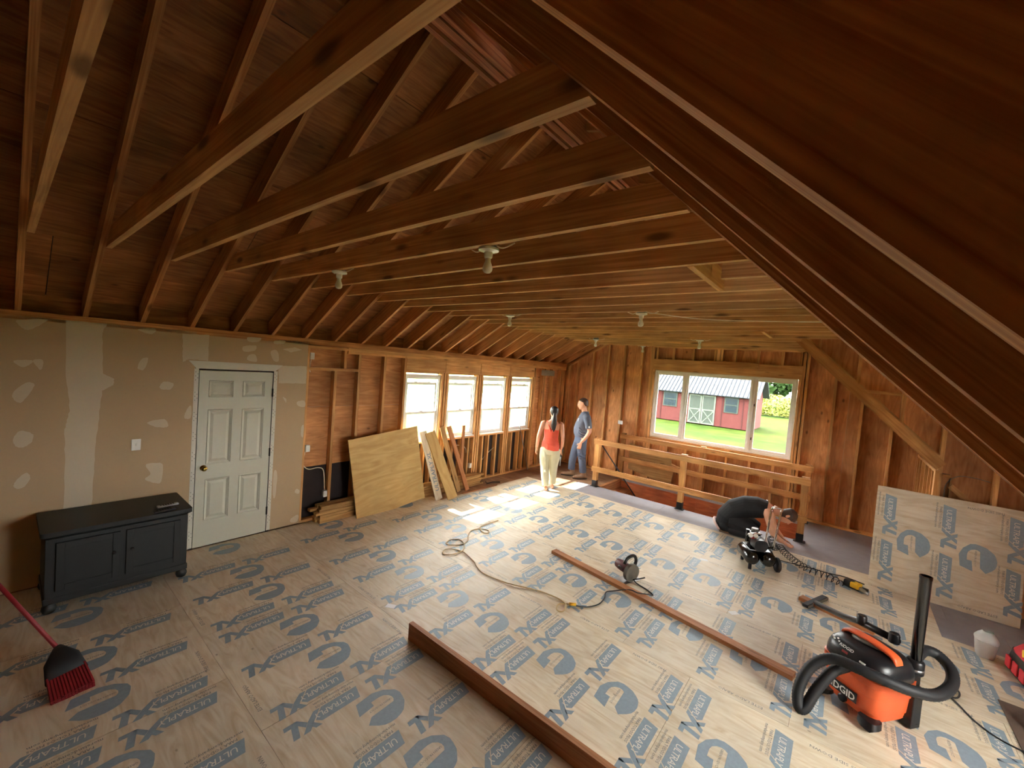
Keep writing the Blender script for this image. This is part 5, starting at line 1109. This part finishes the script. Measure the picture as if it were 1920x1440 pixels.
for x, y, a in ((-.102, -.08, .15), (.092, .15, -.1)):
    b = MB(); R = Matrix.Rotation(a, 4, 'Z'); T = Matrix.Translation((x, y, 0)) @ R
    b.loft([((0, -.085, .04), (.040, 0, 0), (0, 0, .037)), ((0, -.03, .055), (.048, 0, 0), (0, 0, .052)), ((0, .05, .05), (.048, 0, 0), (0, 0, .047)), ((0, .13, .04), (.054, 0, 0), (0, 0, .037)), ((0, .19, .032), (.046, 0, 0), (0, 0, .029)), ((0, .215, .028), (.02, 0, 0), (0, 0, .016))], 16, T=T)
    b.tube([(0, -.02, .05), (0, -.02, .12), (0, -.02, .20)], [.058, .056, .060], 16, T=T)
    bt = grown('boot', b, M['boot'], ma, .008, 2)
    sl = MB().prism([(.05 * math.cos(t) * (1.1 if math.sin(t) > 0 else .9), .06 + .165 * math.sin(t)) for t in [2 * PI * i / 20 for i in range(20)]], 0.001, .016, T=T).build('sole', M['rubber'], bt)
b = MB(); c = V(hc)
b.loft([(c + u * z * 1.08 + f * (o - .010), r * a, f * d) for z, a, d, o in ((-.045, .066, .03, -.075), (-.01, .082, .055, -.055), (.03, .086, .088, -.022), (.065, .083, .104, -.006), (.095, .062, .082, -.006), (.118, .03, .04, -.008), (.124, .008, .01, -.008))], 20)
grown('hair', b, M['hairb'], ma, .008, 2)
MB().tube([c + f * .10 + r * .04 + u * .004, c + f * .108 + u * .008, c + f * .10 - r * .04 + u * .004, c + f * .02 - r * .09 + u * .012], .003, 6).build('glasses', M['steel'], ma, True)

# ------------------------------------------------------------------ person crouching by the railing (local +Y points to the hands)
cr = thing('person', 'person in black sleeveless top crouching head down behind the compressor', 'person', (4.62, 7.28, 0), -PI / 2 + .12)
b = MB()
spine = [(-.36, .10, .13, .14), (-.335, .24, .17, .16), (-.24, .37, .185, .165), (-.10, .455, .19, .155), (.04, .485, .195, .14), (.15, .475, .19, .115), (.21, .455, .14, .085)]
def tsec(g):
    out = []
    for i, (y, z, a, d) in enumerate(spine):
        p, q = spine[max(0, i - 1)], spine[min(len(spine) - 1, i + 1)]; t = V((0, q[0] - p[0], q[1] - p[1])).normalized()
        out.append((V((0, y, z)), V((a + g, 0, 0)), V((0, -t.z, t.y)) * (d + g)))
    return out
b.loft(tsec(0), 24)
limb(b, [(0, .24, .50), (0, .31, .49), (0, .36, .48)], [.07, .06, .058])
hc = (0, .43, .455); f, u, r = head(b, hc, V((.05, .35, -1)), up=V((0, 1, .35)), s=1.02)
for q in (-1, 1):
    limb(b, [(q * .15, .17, .50), (q * .20, .19, .45), (q * .215, .23, .32), (q * .20, .27, .20), (q * .15, .33, .13), (q * .10, .39, .085)], [.062, .066, .058, .048, .042, .030])
    hand(b, (q * .10, .395, .08), (-q * .3, 1, -.45), (-q * 1, .2, .2), 1.0, .5)
    limb(b, [(q * .09, -.27, .22), (q * .13, -.10, .20), (q * .16, .06, .13)], [.10, .092, .065])
    limb(b, [(q * .16, .06, .10), (q * .13, -.12, .075), (q * .10, -.30, .06)], [.062, .062, .045])
grown('body', b, M['skin'], cr, .008)
b = MB()
for q in (-1, 1):
    limb(b, [(q * .085, -.29, .22), (q * .13, -.10, .20), (q * .16, .07, .13)], [.125, .112, .082])
    limb(b, [(q * .16, .06, .11), (q * .13, -.12, .085), (q * .10, -.30, .07)], [.08, .078, .06])
b.loft([(V((0, -.37, .18)), V((.155, 0, 0)), V((0, .13, .05))), (V((0, -.37, .10)), V((.165, 0, 0)), V((0, .15, .0))), (V((0, -.35, .04)), V((.15, 0, 0)), V((0, .14, .0)))], 20)
grown('shorts', b, M['tank'], cr, .009, 3)
bnd = MB().tube(smooth_path([(-.17, -.36, .02), (-.175, -.44, .06), (-.12, -.51, .14), (0, -.535, .17), (.12, -.51, .14), (.17, -.44, .06)], 5), .018, 10)
bnd.build('hem', plain('pale_pink_fabric', lin(226, 200, 192), .85), cr, True)
b = MB(); b.loft(tsec(.014)[:6], 24)
grown('top', b, M['tank'], cr, .009, 2)
MB().box((-.025, -.012, 0), (.025, .012, .003)).build('neck_label', M['paper'], cr, M4=Matrix.Translation((-.03, .15, .612)) @ Matrix.Rotation(-.2, 4, 'X'))
for q in (-1, 1):
    sh_ = MB(); sh_.loft([((q * .10, -.27, .045), (.045, 0, 0), (0, 0, .043)), ((q * .10, -.36, .05), (.046, 0, 0), (0, 0, .045)), ((q * .10, -.44, .04), (.03, 0, 0), (0, 0, .036))], 14)
    grown('shoe', sh_, M['boot'], cr, .008, 2)
b = MB(); c = V(hc)
b.loft([(c + u * z + f * (o + .006), r * a, f * d) for z, a, d, o in ((-.09, .06, .045, -.045), (-.03, .080, .075, -.03), (.02, .088, .098, -.012), (.06, .084, .104, -.008), (.09, .060, .078, -.012), (.115, .03, .04, -.014), (.122, .008, .01, -.014))], 20)
grown('hair', b, M['hairb'], cr, .008, 2)
